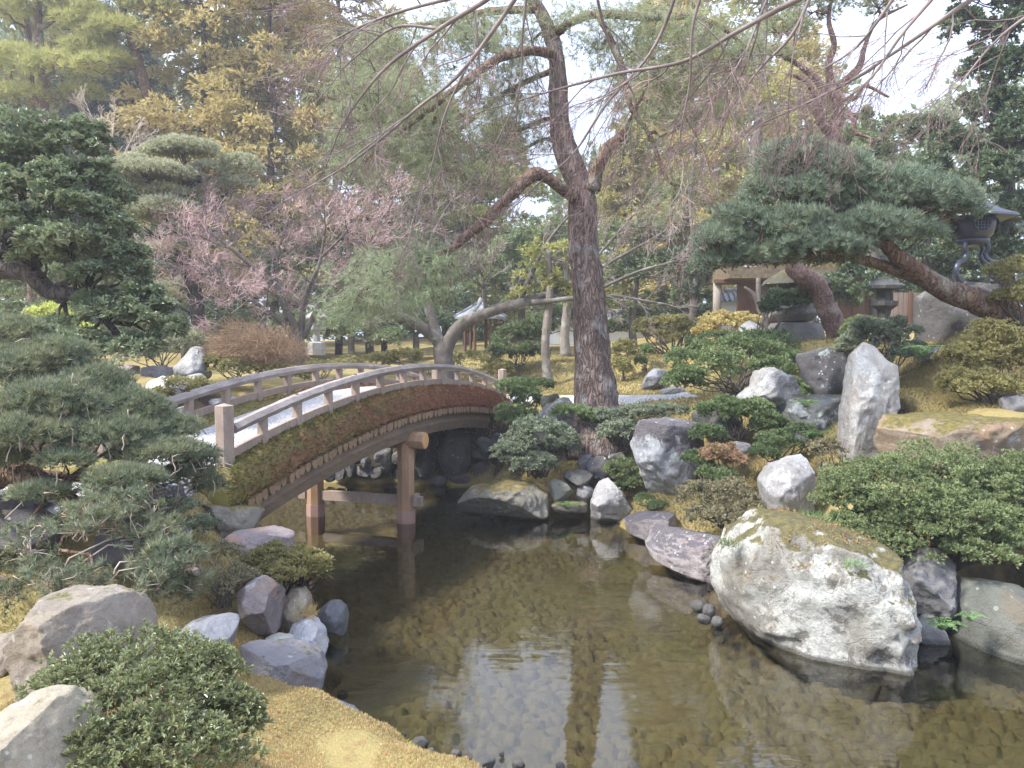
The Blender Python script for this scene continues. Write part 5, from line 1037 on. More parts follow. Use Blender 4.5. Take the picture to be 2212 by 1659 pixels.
# the grey smooth-limbed tree behind the far end of the bridge
tw = dict(L=1.05, r=.011, lev=3, kids={3: 5, 2: 5, 1: 4}, ratio=.56, ang=(22, 50), wob=.13, trop=(0, 0, .04), rmin=.0035, seg=5, flat=.7, f0=.25)
G_L = [[(966, 850, 20, 24), (962, 800, 20, 22), (955, 760, 20, 20), (945, 735, 20, 14), (900, 700, 19.8, 12), (850, 678, 19.6, 10), (800, 655, 19.4, 7), (740, 640, 19.3, 5), (680, 650, 19.2, 3)], [(958, 770, 20, 16), (942, 720, 20.2, 13), (925, 660, 20.3, 10), (915, 590, 20.4, 7), (930, 520, 20.5, 5), (960, 460, 20.5, 3)],
       [(960, 775, 20, 16), (972, 735, 20, 15), (1000, 700, 20, 14), (1050, 676, 19.8, 13), (1110, 658, 19.7, 11), (1170, 640, 19.6, 8), (1240, 610, 19.6, 6), (1330, 560, 19.6, 4), (1430, 505, 19.6, 2)], [(1120, 656, 19.7, 8), (1140, 610, 19.8, 6), (1165, 555, 20, 5), (1200, 500, 20, 3), (1240, 455, 20, 2)], [(1130, 655, 19.7, 8), (1190, 650, 19.2, 6), (1260, 642, 19, 5), (1330, 640, 19, 4), (1420, 655, 19, 2.5)], [(850, 678, 19.6, 7), (800, 610, 19.4, 5), (760, 560, 19.2, 4), (740, 500, 19.2, 3), (700, 450, 19.2, 1.5)], [(915, 590, 20.4, 5), (860, 530, 20.4, 4), (820, 470, 20.4, 2)],
       [(800, 655, 19.4, 5), (730, 600, 19.2, 4), (680, 545, 19, 2.5), (650, 490, 19, 1.5)], [(1240, 610, 19.6, 4), (1320, 520, 19.8, 3), (1380, 450, 20, 1.5)], [(930, 520, 20.5, 4), (900, 460, 20.4, 3), (880, 410, 20.4, 1.5)], [(1050, 676, 19.8, 5), (1046, 630, 19.6, 5), (1042, 600, 19.5, 2)], [(1260, 642, 19, 4), (1370, 590, 19, 3), (1470, 560, 19, 1.5)]]
bare_tree('maple_tree', 'smooth grey leafless tree with long low spreading limbs behind the far end of the bridge', (966, 850, 20), G_L, tw, BK_GREY, TW_GREY, per=5, f0=.4, k=9)
# small silvery bare tree above the cloud-pruned pine
tw = dict(L=.9, r=.012, lev=2, kids={2: 6, 1: 5}, ratio=.5, ang=(25, 50), wob=.1, trop=(0, 0, .08), rmin=.006, seg=5)
bare_tree('bare_tree', 'small silvery leafless tree rising behind the stacked pads of the pruned pine', (240, 560, 26), [[(240, 700, 26, 5), (240, 480, 26, 5), (238, 380, 26, 4), (240, 320, 26, 3), (246, 265, 26, 1.5)], [(240, 420, 26, 3), (220, 330, 26, 2), (205, 270, 26, 1.5), (190, 235, 26, 1)], [(240, 400, 26, 3), (265, 340, 26, 2), (285, 300, 26, 1)], [(240, 440, 26, 3), (215, 380, 26, 2), (205, 340, 26, 1)]], tw, TW_PALE, TW_PALE, per=6, f0=.35, k=5)
# tree arching over the pond from the near bank: its trunk stands outside the frame
tw = dict(L=1.15, r=.007, lev=3, kids={3: 4, 2: 4, 1: 4}, ratio=.60, ang=(18, 48), wob=.11, trop=(-.02, .02, -.045), rmin=.0021, seg=6, flat=.8, f0=.15)
hub = np.array([3.3, 3.2, 6.4]); tz0 = tz(3.9, 2.6)
def over(px): return px
O_L = [[(1180, -160, 8.4, 9), (1090, -30, 8.8, 8), (950, 62, 9.2, 7), (830, 150, 9.5, 5), (745, 260, 9.8, 3.5), (715, 330, 10, 2)], [(1090, -30, 8.8, 6), (900, 15, 9.0, 5), (790, 52, 9.2, 4), (715, 90, 9.4, 2)], [(1200, -130, 8.4, 8), (1010, 140, 9.0, 6), (900, 235, 9.3, 5), (760, 350, 9.7, 3.5), (640, 420, 10.2, 2)], [(1270, -110, 8.6, 6), (1305, 60, 9.0, 5), (1345, 160, 9.2, 4), (1372, 225, 9.3, 3), (1345, 330, 9.4, 2)],
       [(1950, -110, 8.2, 11), (1715, 3, 8.4, 9), (1590, 70, 8.6, 7), (1475, 133, 8.8, 6), (1330, 160, 9.0, 5), (1180, 200, 9.2, 3), (1080, 230, 9.3, 2)], [(2260, -110, 8.8, 9), (2060, 25, 9.0, 7), (1930, 115, 9.2, 5), (1810, 190, 9.3, 4), (1650, 265, 9.4, 2.5)], [(1500, -140, 8.5, 7), (1420, 90, 9.0, 5), (1310, 225, 9.3, 4), (1240, 330, 9.5, 3), (1170, 390, 9.7, 1.5)], [(2120, -120, 8.8, 8), (1960, 60, 9.0, 5), (1880, 170, 9.2, 4), (1790, 240, 9.3, 2)],
       [(1560, -130, 8.4, 6), (1500, 40, 8.6, 5), (1490, 180, 8.8, 3.5), (1470, 300, 9, 2.5), (1490, 400, 9.1, 1.5)], [(950, 62, 9.2, 5), (850, 60, 9.4, 4), (760, 130, 9.6, 2.5)], [(1010, 140, 9.0, 4), (960, 250, 9.2, 3), (930, 370, 9.4, 2), (900, 450, 9.6, 1.2)], [(1800, -140, 8.6, 6), (1720, 60, 8.8, 5), (1640, 150, 9, 4), (1560, 260, 9.1, 2)], [(1150, -100, 8.6, 5), (1130, 60, 8.9, 4), (1120, 200, 9.2, 3), (1060, 330, 9.4, 1.5)], [(2300, -20, 9.4, 5), (2160, 80, 9.6, 4), (2060, 200, 9.8, 2)], [(2000, -110, 8.9, 7), (1900, 40, 9.1, 5), (1840, 110, 9.3, 3.5), (1750, 165, 9.5, 2)], [(1700, -110, 8.8, 6), (1640, 40, 9, 4), (1600, 130, 9.1, 3), (1530, 220, 9.2, 1.5)]]
O_L = [[(u, v, y, r * .68) for u, v, y, r in L_] for L_ in O_L]
T = bare_tree('overhanging_tree', 'leafless tree whose long reddish-twigged branches arch down over the pond from above', (1700, 3600, 2.6), O_L, tw, TW_LIMB, TW_RED, per=7, f0=.2, k=6)
base = np.array([4.2, 2.3, tz(4.2, 2.3) - .2]); o0 = T.location.copy(); T.location = [float(x) for x in base]
for c in T.children:
    off = np.array(o0) - base; c.data.transform(__import__('mathutils').Matrix.Translation(Vector([float(x) for x in off])))
g = Geo(); tp = spline([base, base + [-.15, .1, 1.6], base + [-.2, .35, 3.3], hub], 6); g.add(*tube(tp, np.linspace(.2, .13, len(tp)), 10, jit=.07))
for L_ in O_L:
    if L_[0][1] < -90: e = P(*L_[0][:3]); g.add(*tube(spline([hub, hub * .55 + e * .45 + [0, 0, .35], e], 6), np.linspace(.07, L_[0][3] / F * L_[0][2], 13), 7))
g.build('trunk', BK_GREY, T, True)
# pale slim trunk with glossy leaves in front of the white wall
def leafy_tree(name, label, trunk, pd, mat, L=.14, W=.06, n=16, per=22, rose=4, size=.3, bark=BK_GREY, kind='rhomb', cat='tree', group=None, extra=(), low=-.4, a=(.4, 1.3), up=.3):
    q, r = pxpath(trunk); T = thing(name, label, cat, q[0], group); g = Geo(); g.add(*tube(q, r, 8, jit=.07)); C, R = pads(pd)
    al = [q]
    for e in extra: q2, r2 = pxpath(e); g.add(*tube(q2, r2, 7, jit=.07)); al.append(q2)
    al = np.concatenate(al); k = np.maximum(3, (n * R[:, 0] * R[:, 2] / (R[:, 0] * R[:, 2]).mean()).astype(int))
    p, rr = subclump(C, R, k, size, low=low); pts, D = shell(p, rr, per, .5, -.45, up, .3)
    V, Fc = crown_leaves(pts, D, rose, L, W, *a, kind=kind); mk('crown', V, Fc, mat, T)
    for c in C:
        limb_to(g, al[nearest(al, c)], c, max(.02, .03 * R[:, 0].mean()), .008, 7, 5, .1)
    for c in p[rng.integers(0, len(p), min(len(p), 70))]: cc = C[nearest(C, c)]; limb_to(g, cc, c, .014, .005, 4, 4, .1)
    g.build('trunk', bark, T, True); return T
leafy_tree('broadleaf_tree', 'slim pale tree with sparse light leaves standing alone on the moss lawn', [(1186, 838, 19.4, 14), (1180, 790, 19.4, 10), (1178, 740, 19.4, 9), (1184, 680, 19.4, 9), (1188, 610, 19.4, 7), (1182, 540, 19.4, 4)], [(1160, 610, 19.5, 55, 35), (1215, 640, 19.6, 45, 34), (1190, 560, 19.5, 60, 40), (1130, 640, 19.7, 34, 24)], YELB, .15, .06, 9, 12, 4, .3, BK_PALE)
leafy_tree('broadleaf_tree', 'pale bare trunk by the white wall just left of the big pine', [(1222, 770, 24, 12), (1220, 720, 24, 10), (1226, 650, 24, 9), (1222, 560, 24, 6)], [(1225, 590, 24, 60, 40), (1240, 660, 24, 40, 30), (1200, 520, 24, 60, 40)], MIDB, .18, .07, 12, 16, 4, .3, BK_PALE)
leafy_tree('broadleaf_tree', 'small multi-stemmed pale tree in front of the brown gate house boards', [(1655, 730, 20, 10), (1652, 690, 20, 9), (1640, 660, 20, 7), (1638, 600, 20, 5)], [(1700, 650, 20, 45, 24), (1745, 640, 20, 30, 18)], DARKB, .12, .05, 8, 10, 4, .3, BK_GREY, extra=[[(1652, 690, 20, 7), (1630, 640, 20, 5), (1608, 620, 20, 3)], [(1655, 700, 20, 6), (1672, 670, 20, 5), (1690, 640, 20, 3)]])

# ------------------------------------------------------------------ shrubs, placed one by one
shrub('broad bright green azalea spilling over the rocks behind the largest boulder', [(1900, 1075, 7.9, 150, 85), (2040, 1060, 8.0, 170, 105), (2150, 1090, 7.9, 120, 100), (1850, 1160, 7.6, 80, 55), (2000, 1170, 7.5, 130, 70), (2130, 1190, 7.4, 110, 50), (2230, 1060, 7.9, 90, 110), (1930, 1130, 7.7, 80, 60), (2070, 1120, 7.5, 110, 60), (2190, 1160, 7.4, 70, 70), (1835, 1080, 7.8, 62, 56)], AZ_BRI, .038, .0155, 80, 26, 6, .19, base=(2030, 1230, 8.0), stems=5)
shrub('low green azalea sprays draped over the shoulder of the largest boulder', [(1830, 1190, 7.1, 60, 30, .25), (1880, 1225, 7.0, 45, 22, .2)], AZ_GRN, .045, .017, 34, 12, 5, .24, base=(1900, 1190, 7.6), stems=4)
shrub('wide clipped azalea mass in front of the stone lantern', [(1520, 800, 13.2, 85, 55), (1610, 785, 13.6, 100, 58), (1690, 800, 13.4, 70, 50), (1560, 760, 14.4, 90, 40), (1650, 752, 14.4, 80, 36), (1480, 830, 12.9, 50, 34), (1700, 850, 12.7, 55, 30)], AZ_GRN, .062, .026, 46, 16, 6, .2, base=(1600, 855, 13.5), stems=6)
shrub('rounded grey-green azalea hanging over the low mossy rock at the far shore', [(1160, 955, 12.6, 85, 50), (1110, 985, 12.4, 45, 40), (1215, 965, 12.7, 38, 46), (1150, 1005, 12.3, 55, 26)], AZ_GREY, .055, .023, 60, 18, 6, .2, base=(1165, 1030, 12.8), stems=6)
shrub('green shrub hugging the far end post of the bridge', [(1110, 845, 14.4, 46, 26), (1140, 870, 14.3, 40, 34), (1095, 905, 14.1, 30, 34), (1130, 910, 14.0, 38, 30), (1165, 835, 14.6, 34, 14)], AZ_GRN, .06, .026, 30, 16, 6, .24, base=(1125, 935, 14.2), stems=5)
shrub('leafy green creeper at the foot of the big pine trunk', [(1240, 893, 13.0, 45, 12, .2), (1272, 905, 12.95, 24, 12, .15)], AZ_GRN, .075, .032, 26, 10, 5, .3, base=(1265, 930, 13.1), stems=2, name='leafy_creeper')
shrub('grey-green azalea between the big pine roots and the two-tone boulder', [(1320, 910, 12.9, 45, 28), (1345, 940, 12.6, 52, 34), (1390, 895, 12.8, 50, 18), (1440, 892, 12.9, 50, 14)], AZ_GREY, .055, .023, 40, 16, 6, .22, base=(1350, 965, 12.8), stems=5)
shrub('small fresh green bush between the pointed rock and the two-tone boulder', [(1345, 1025, 12.1, 44, 30), (1360, 1052, 11.9, 26, 22)], AZ_BRI, .055, .022, 34, 14, 6, .24, base=(1350, 1060, 12.1), stems=4)
shrub('dense green azalea right behind the two-tone boulder', [(1560, 895, 11.5, 55, 34), (1620, 900, 11.4, 60, 40), (1530, 940, 11.2, 40, 22), (1660, 920, 11.3, 40, 30)], AZ_GRN, .055, .023, 46, 16, 6, .22, base=(1590, 950, 11.5), stems=5)
shrub('small azalea flushed pink at its top beside the two-tone boulder', [(1555, 985, 10.4, 44, 24), (1585, 1000, 10.3, 30, 20)], AZ_PINK, .05, .02, 34, 14, 6, .24, base=(1570, 1045, 10.4), stems=4)
shrub('dark green low bush tucked below the pink-flushed azalea', [(1505, 1000, 10.7, 34, 26), (1545, 1030, 10.3, 44, 20)], AZ_GRN, .05, .02, 30, 14, 6, .24, base=(1530, 1050, 10.5), stems=3)
shrub('broad brownish azalea above the flat-topped rocks at the water', [(1510, 1080, 9.8, 55, 40), (1580, 1080, 9.6, 60, 46), (1530, 1120, 9.4, 55, 26), (1620, 1120, 9.2, 44, 36)], AZ_BRN, .042, .016, 60, 11, 5, .24, base=(1560, 1140, 9.7), stems=5)
shrub('mid green azalea under the dark layered slab', [(1680, 960, 10.7, 55, 30), (1730, 945, 10.7, 46, 26), (1650, 985, 10.5, 34, 22)], AZ_GRN, .05, .021, 36, 15, 6, .24, base=(1690, 1000, 10.7), stems=4)
shrub('twiggy brown-tinged azalea right of the rounded pale-patched stone', [(1790, 985, 9.6, 40, 34), (1800, 1035, 9.4, 40, 30)], AZ_BRN, .045, .018, 30, 10, 5, .26, base=(1795, 1080, 9.6), stems=7)
shrub('soft grey-green azalea behind the tall upright stone', [(1880, 720, 12.2, 55, 30), (1940, 730, 12.1, 60, 40), (1850, 760, 12.3, 50, 44), (1965, 780, 11.8, 45, 44)], AZ_GREY, .06, .025, 36, 15, 6, .23, base=(1910, 830, 12.1), stems=5)
shrub('bright green clipped bush at the foot of the leaning red pine', [(1865, 705, 13.2, 44, 18), (1845, 720, 13.0, 30, 18)], AZ_BRI, .06, .025, 30, 14, 6, .24, base=(1860, 745, 13.2), stems=3)
shrub('large yellowish green azalea on the slope at the frame edge', [(2090, 790, 9.9, 70, 56), (2160, 760, 10.0, 80, 66), (2230, 790, 9.9, 80, 70), (2120, 840, 9.5, 80, 36), (2060, 830, 9.6, 34, 32)], AZ_OLV, .05, .020, 54, 17, 6, .2, base=(2150, 880, 9.9), stems=5)
shrub('yellowish green clipped shrub at the frame edge beside the bronze lantern', [(2185, 600, 11.2, 50, 44), (2210, 650, 11.0, 46, 40), (2170, 650, 11.1, 30, 22)], AZ_OLV, .055, .022, 34, 14, 6, .24, base=(2210, 720, 11.2), stems=4)
shrub('small rounded azalea tree with an olive crown and bare crooked stems on the moss lawn', [(1400, 715, 20, 34, 24), (1450, 702, 20, 50, 20), (1490, 715, 20, 34, 22), (1440, 730, 20, 55, 18)], AZ_OLV, .085, .036, 34, 14, 5, .24, base=(1455, 792, 20), stems=4, stem_r=.03, name='azalea_tree')
shrub('golden clipped azalea dome on the lawn left of the stone lantern', [(1560, 705, 19, 55, 28), (1605, 700, 19.2, 36, 22), (1525, 720, 18.8, 30, 20)], AZ_GOLD, .075, .032, 40, 16, 6, .22, base=(1565, 745, 19), stems=4)
shrub('olive azalea just right of the big pine trunk', [(1350, 765, 18.5, 32, 32), (1340, 800, 18.2, 26, 26)], AZ_OLV, .075, .032, 30, 14, 5, .25, base=(1345, 830, 18.4), stems=4)
shrub('small green seedling bush below the olive azalea tree', [(1395, 762, 19, 18, 18), (1385, 785, 18.7, 14, 12)], AZ_GRN, .08, .032, 16, 10, 5, .3, base=(1393, 800, 18.9), stems=3)
shrub('glossy rounded evergreen shrub in front of the kiosk', [(1110, 735, 21, 50, 34), (1150, 720, 21.2, 38, 26), (1085, 765, 20.6, 34, 24), (1150, 765, 20.6, 40, 24)], MIDB, .11, .05, 26, 14, 5, .27, base=(1115, 810, 21), stems=4, name='evergreen_shrub')
shrub('olive brown low azalea behind the crest of the bridge rail', [(870, 775, 20.8, 40, 20), (1030, 785, 21.2, 60, 24), (1075, 800, 20.3, 40, 18), (820, 782, 21, 40, 18)], AZ_OLV, .08, .034, 30, 14, 5, .25, base=(950, 815, 20.8), stems=3)
shrub('light green low bushes on the far bank between the white rocks', [(400, 835, 14.6, 55, 20), (450, 845, 14.6, 44, 18), (350, 855, 14.4, 30, 16)], AZ_OLV, .05, .022, 36, 13, 5, .24, base=(410, 865, 14.7), stems=4)
shrub('dull green azalea beneath the russet dry shrub', [(500, 800, 16.2, 50, 22), (570, 805, 16.4, 55, 18), (455, 790, 16.3, 28, 20)], AZ_OLV, .06, .026, 36, 12, 5, .25, base=(520, 825, 16.3), stems=4)
shrub('olive shrub on the lawn beyond the middle of the bridge', [(700, 800, 17.5, 50, 22), (640, 815, 16.6, 40, 18), (750, 790, 18, 40, 18)], AZ_OLV, .07, .03, 28, 12, 5, .25, base=(700, 830, 17.3), stems=4)
shrub('yellow-green rounded bush glimpsed under the glossy tree', [(110, 700, 13.5, 60, 40), (60, 730, 13, 40, 30), (160, 730, 13.3, 50, 30)], lm('yellow_green_leaves', (.22, .24, .06), (.34, .36, .10), (.46, .48, .18), .5, .35, .2, 1.5), .08, .035, 40, 14, 5, .22, base=(110, 790, 13.4), stems=4)
shrub('bluish pale green bush below the lowest pad of the pruned pine', [(340, 755, 16.5, 60, 34), (400, 740, 16.8, 44, 34), (290, 775, 16.2, 44, 24)], PINE_P, .09, .03, 34, 14, 5, .24, base=(345, 800, 16.5), stems=4)
shrub('glossy green foreground bush with small pointed leaves in front of the brownish boulder', [(300, 1450, 3.55, 170, 80), (180, 1500, 3.4, 120, 80), (430, 1480, 3.5, 110, 85), (330, 1560, 3.2, 190, 110), (500, 1560, 3.35, 70, 80), (250, 1640, 3.05, 130, 90), (420, 1650, 3.05, 130, 90), (130, 1530, 3.3, 60, 40)], AZ_NEAR, .029, .0105, 64, 10, 6, .30, base=(300, 1700, 3.25), stems=7, kind='leaf', a=(.35, 1.25), stem_r=.012, inner=.6, bark=TW_PALE)
shrub('small yellow-green bush leaning over the water beside the pyramid rock', [(600, 1215, 6.75, 75, 34), (655, 1225, 6.7, 60, 36), (690, 1235, 6.6, 26, 30), (620, 1245, 6.5, 60, 24)], AZ_OLV, .05, .018, 44, 11, 6, .22, base=(622, 1310, 6.6), stems=6, kind='leaf', bark=BK_DARK)
shrub('sparse twiggy azalea with few brown-green leaves on the moss under the pine branches', [(480, 1215, 6.3, 60, 44), (460, 1270, 6.0, 60, 40), (520, 1250, 6.2, 40, 30)], AZ_BRN, .035, .014, 30, 7, 4, .26, base=(480, 1310, 6.1), stems=12, stem_r=.006)
shrub('thin light green bush between the mossy brown boulder and the pine branches', [(380, 1110, 7.0, 60, 32), (430, 1140, 6.8, 40, 28)], AZ_GREY, .038, .016, 34, 9, 5, .25, base=(395, 1160, 7.0), stems=6, stem_r=.007)
shrub('dark leafy spray half hiding the fire box of the wide-footed stone lantern', [(1690, 650, 14.9, 40, 22, .3), (1735, 645, 14.9, 34, 24, .3), (1660, 668, 14.9, 22, 14, .25)], DARKB, .09, .036, 22, 10, 5, .3, base=(1640, 745, 14.9), stems=3, name='leafy_shrub', low=-.6)
# low leafy shrub along the moss bank at the water under the two-tone boulder
shrub('low greenish heather-like tuft on the moss shelf above the flat dark stone', [(1395, 1085, 11.2, 30, 16), (1420, 1095, 11.0, 26, 12)], AZ_GRN, .03, .01, 24, 12, 6, .3, base=(1405, 1105, 11.2), stems=2)
# russet dry shrub
b = P(570, 805, 16.6); T = thing('dry_shrub', 'dry russet shrub with arching wispy sprays beyond the far handrail', 'shrub', b)
Cc, Rr = pads([(555, 755, 16.6, 85, 40), (600, 770, 16.5, 55, 30), (505, 765, 16.6, 50, 28)]); pts, D = shell(Cc, Rr, [520, 380, 260], .8, -.2, .1, .5); D = norm(D + np.array([-.5, -.3, -.1]) + .4 * rng.normal(size=D.shape))
V, Fc = rhombs(np.repeat(pts, 3, 0), norm(np.repeat(D, 3, 0) + .5 * rng.normal(size=(len(D) * 3, 3))), .36, .010); mk('sprays', V, Fc, DRY, T)
g = Geo()
for i in range(70): q = Cc[i % 3] + rand_dirs(1)[0] * Rr[i % 3] * 1.25; g.add(*tube(wander(b, q, 7, .12, -.15), np.linspace(.012, .003, 7), 4))
g.build('stems', DRY, T)

# ferns and grass tufts
def fern(label, u, v, y, L, n):
    b = P(u, v, y); T = thing('fern', label, 'fern', b); g = Geo()
    for i in range(n):
        a = 2 * math.pi * i / n + rng.normal() * .25; d = np.array([math.cos(a), math.sin(a) * .8 - .2, 0]); q = spline([b, b + d * L * .45 + [0, 0, L * .42], b + d * L + [0, 0, L * (.25 + .2 * rng.random())]], 8)
        tn = norm(np.gradient(q, axis=0)); s = norm(np.cross(tn, [0, 0, 1.])); m = len(q); w = np.sin(np.linspace(.25, 1, m) * math.pi) * L * .26 + .004
        for sg in (1, -1): V, Fc = rhombs(q, norm(s * sg + tn * .45 + np.array([0, 0, -.12])), w[:, None], L * .055); g.add(V, Fc)
        g.add(*tube(q, .003, 3, cap=False))
    g.build('fronds', FERN, T)
fern('fern growing in the crevice between the largest boulder and the greenish slab', 2035, 1360, 6.75, .2, 9)
fern('small fern on the ledge stones just above the crevice', 2095, 1340, 6.7, .14, 7)
fern('dark arching fern between the tall upright stone and the yellowish azalea', 1990, 770, 10.6, .34, 12)
fern('bright fern on the shelf right of the dark layered slab', 1762, 948, 10.5, .26, 10)
fern('fern at the water between the rounded stone and the mossy stone', 1225, 1098, 12.0, .22, 8)
fern('fern growing out of the face of the dark layered slab', 1742, 880, 11.0, .24, 8)
def grass_tuft(label, u, v, y, L, n, mat=None, sp=.1):
    b = P(u, v, y); p = b + rng.normal(size=(n, 3)) * np.array([sp, sp, .01]); d = norm(np.array([0, -.15, .9]) + .55 * rng.normal(size=(n, 3))); V, Fc = rhombs(p, d, L, L * .05); c = b
    tag(mk('grass_tuft', V, Fc, mat or FERN, loc=c), label, 'grass tuft')
grass_tuft('dark green grass tuft on the bank behind the top of the largest boulder', 1755, 1135, 7.6, .19, 220, None, .07)
grass_tuft('thin grass blades sprouting from the mossy face of the largest boulder', 1840, 1225, 6.55, .10, 90, None, .045)
grass_tuft('yellowish grass tuft hanging beside the upright whitish-brown stone', 668, 1330, 6.35, .12, 160, STRAW, .04)
grass_tuft('pale grass fringe on the left shoulder of the largest boulder', 1572, 1180, 7.3, .11, 140, AZ_BRI, .045)
# moss and fallen leaves on the ground
def blades(name, poly, n, L, W, mat, lean=.5, dmin=.06, dmax=99.):
    x = rng.uniform(poly[0], poly[1], n * (2 if dmax > 9 else 24)); y = rng.uniform(poly[2], poly[3], len(x)); d = seg_sd(x, y, POND); k = (d > dmin) & (d < dmax) & (vnoise(np.stack([x * 2.2, y * 2.2, 0 * x], 1), 14) > -2 + 1.75 * (dmax < 9) + 1.35 * ('grass' in name)); x, y = x[k][:n], y[k][:n]
    z = terr(x, y); p = np.stack([x, y, z - .004], 1); dd = norm(np.array([0, 0, 1.]) + lean * rng.normal(size=p.shape)); V, Fc = rhombs(p, dd, L, W); o = mk(name, V, Fc, mat); o['kind'] = 'stuff'
blades('short_dry_grass', (-2.6, .9, 3.0, 6.6), 90000, .024, .0045, STRAW)
MOSSB = lm('moss_blades', (.12, .11, .045), (.20, .17, .07), (.28, .235, .105), .8, .2, .1, 1.5)
blades('bank_moss', (-5, -1.8, 4.3, 8.4), 42000, .03, .007, MOSSB, .6)
blades('bank_moss_far', (-.2, 7, 9.2, 13.8), 60000, .045, .011, MOSSB, .6)
blades('lawn_moss', (-3, 7.5, 13.8, 25), 70000, .055, .02, MOSSB, .7)
RB = bpy.data.objects['boulder']; mw = np.array([v.co[:] for v in RB.data.vertices]) + np.array(RB.location); nm = np.array([v.normal[:] for v in RB.data.vertices])
sel = np.where((nm[:, 2] > .25) & (nm[:, 1] < .4) & (vnoise(mw * 3.2, 9) > .02))[0]; sel = sel[rng.integers(0, len(sel), 330)]
V, Fc = rhombs(mw[sel] + nm[sel] * .012, norm(np.cross(nm[sel], rng.normal(size=(len(sel), 3)))), .024, .011, S=None); o = mk('fallen_leaves', V, Fc, RED); o['kind'] = 'stuff'
V, Fc = rhombs(mw[sel] + nm[sel] * .004, norm(nm[sel] + .7 * rng.normal(size=nm[sel].shape)), .05, .008); V2 = np.repeat(V, 1, 0); o = mk('boulder_moss', V2, Fc, MOSSB); o['kind'] = 'stuff'
x = rng.uniform(-3, 1, 400); y = rng.uniform(3.2, 7.5, 400); k = seg_sd(x, y, POND) > .1; x, y = x[k], y[k]; V, Fc = rhombs(np.stack([x, y, terr(x, y) + .022], 1), norm(rng.normal(size=(len(x), 3)) * np.array([1, 1, .2])), .026, .014); o = mk('scattered_leaves', V, Fc, RED); o['kind'] = 'stuff'

# ------------------------------------------------------------------ the wood behind
def conifer(label, u, y, vtop, hw, mat, name='cypress_tree', vb=None, n=95, per=70, L=.27, W=.085, bark=None, lean=0, prof=.75, low=.12, size=.62, group=None, trunk_r=None):
    b = P(u, 735, y); b[2] = tz(b[0], b[1]); top = P(u + lean, vtop, y); H = top[2] - b[2]; R0 = hw / F * y
    T = thing(name, label, 'tree', b, group); h = low + (1 - low) * rng.random(n) ** .85; rad = R0 * (1 - h ** 2.2) ** prof + .15; a = rng.uniform(0, 2 * math.pi, n); rr = rad * np.sqrt(rng.uniform(.25, 1, n))
    ax = b + (top - b) * h[:, None]; C = ax + np.stack([np.cos(a) * rr, np.sin(a) * rr, -.12 * rr], 1); s_ = size * (.6 + .6 * rng.random(n)) * (R0 / 2.4) ** .6
    pts, D = shell(C, np.stack([s_ * 1.15, s_ * 1.15, s_ * .62], 1), per, .6, -.5, -.1, .3); out = norm(np.concatenate([(pts - np.repeat(ax, per, 0))[:, :2], np.zeros((len(pts), 1))], 1)); D = norm(D * .5 + out * .7 + np.array([0, 0, -.25]) + .35 * rng.normal(size=D.shape))
    V, Fc = rhombs(np.repeat(pts, 2, 0), norm(np.repeat(D, 2, 0) + .4 * rng.normal(size=(len(D) * 2, 3))), L, W); mk('crown', V, Fc, mat, T); g = Geo(); tr = trunk_r or R0 * .07
    g.add(*tube(wander(b - [0, 0, .4], top, 12, .012), np.linspace(tr, .03, 12), 9, jit=.05))
    for i in range(0, n, 2): limb_to(g, ax[i] - np.array([0, 0, .1]), C[i], .045, .012, 5, 4, .05, -.05)
    g.build('trunk', bark or BK_DARK, T, True)
def far_pine(label, trunk, pd, mat, tufts=2600, n=10, L=.30, W=.026, bark=None, name='pine_tree', extra=(), flat=1.):
    q, r = pxpath(trunk); T = thing(name, label, 'tree', q[0]); g = Geo(); g.add(*tube(q, r, 9, jit=.07)); al = [q]
    for e in extra: q2, r2 = pxpath(e); g.add(*tube(q2, r2, 7, jit=.08)); al.append(q2)
    al = np.concatenate(al); _, pts = needled(T, pd, mat, tufts, n, L, W, 1.25, .24, 20 * len(pd), low=-.2, up=.35, inner=.5)
    for c in pads(pd)[0]: limb_to(g, al[nearest(al, c + np.array([0, 0, -.3]))], c, .07, .02, 7, 5, .12)
    for c in pts[rng.integers(0, len(pts), 160)]: limb_to(g, al[nearest(al, c)] * .3 + c * .7, c, .022, .008, 4, 4, .15)
    g.build('trunk', bark or BK_OLD, T, True)
Yp = 31
far_pine('tall yellow-green pine with two slender trunks at the upper left', [(95, 760, Yp, 12), (92, 500, Yp, 12), (96, 250, Yp, 10), (85, 100, Yp, 9), (80, -60, Yp, 7), (90, -260, Yp, 3)], [(30, 140, Yp, 80, 36), (130, 160, Yp - 1, 90, 40), (60, 220, Yp, 70, 30), (10, 30, Yp, 70, 36), (130, 30, Yp, 90, 30), (200, 120, Yp - 1, 70, 30), (-40, 200, Yp, 60, 60), (60, -60, Yp, 110, 40), (150, -130, Yp, 100, 36), (40, -190, Yp, 90, 34), (180, 210, Yp, 50, 24)], PINE_Y, 4600, extra=[[(68, 760, Yp + 1, 9), (68, 400, Yp + 1, 9), (66, 200, Yp + 1, 8), (60, 60, Yp + 1, 6), (40, -80, Yp + 1, 4)], [(95, 240, Yp, 6), (60, 195, Yp, 5), (15, 170, Yp, 3)], [(90, 60, Yp, 6), (150, 20, Yp, 5), (220, -10, Yp, 3)]])
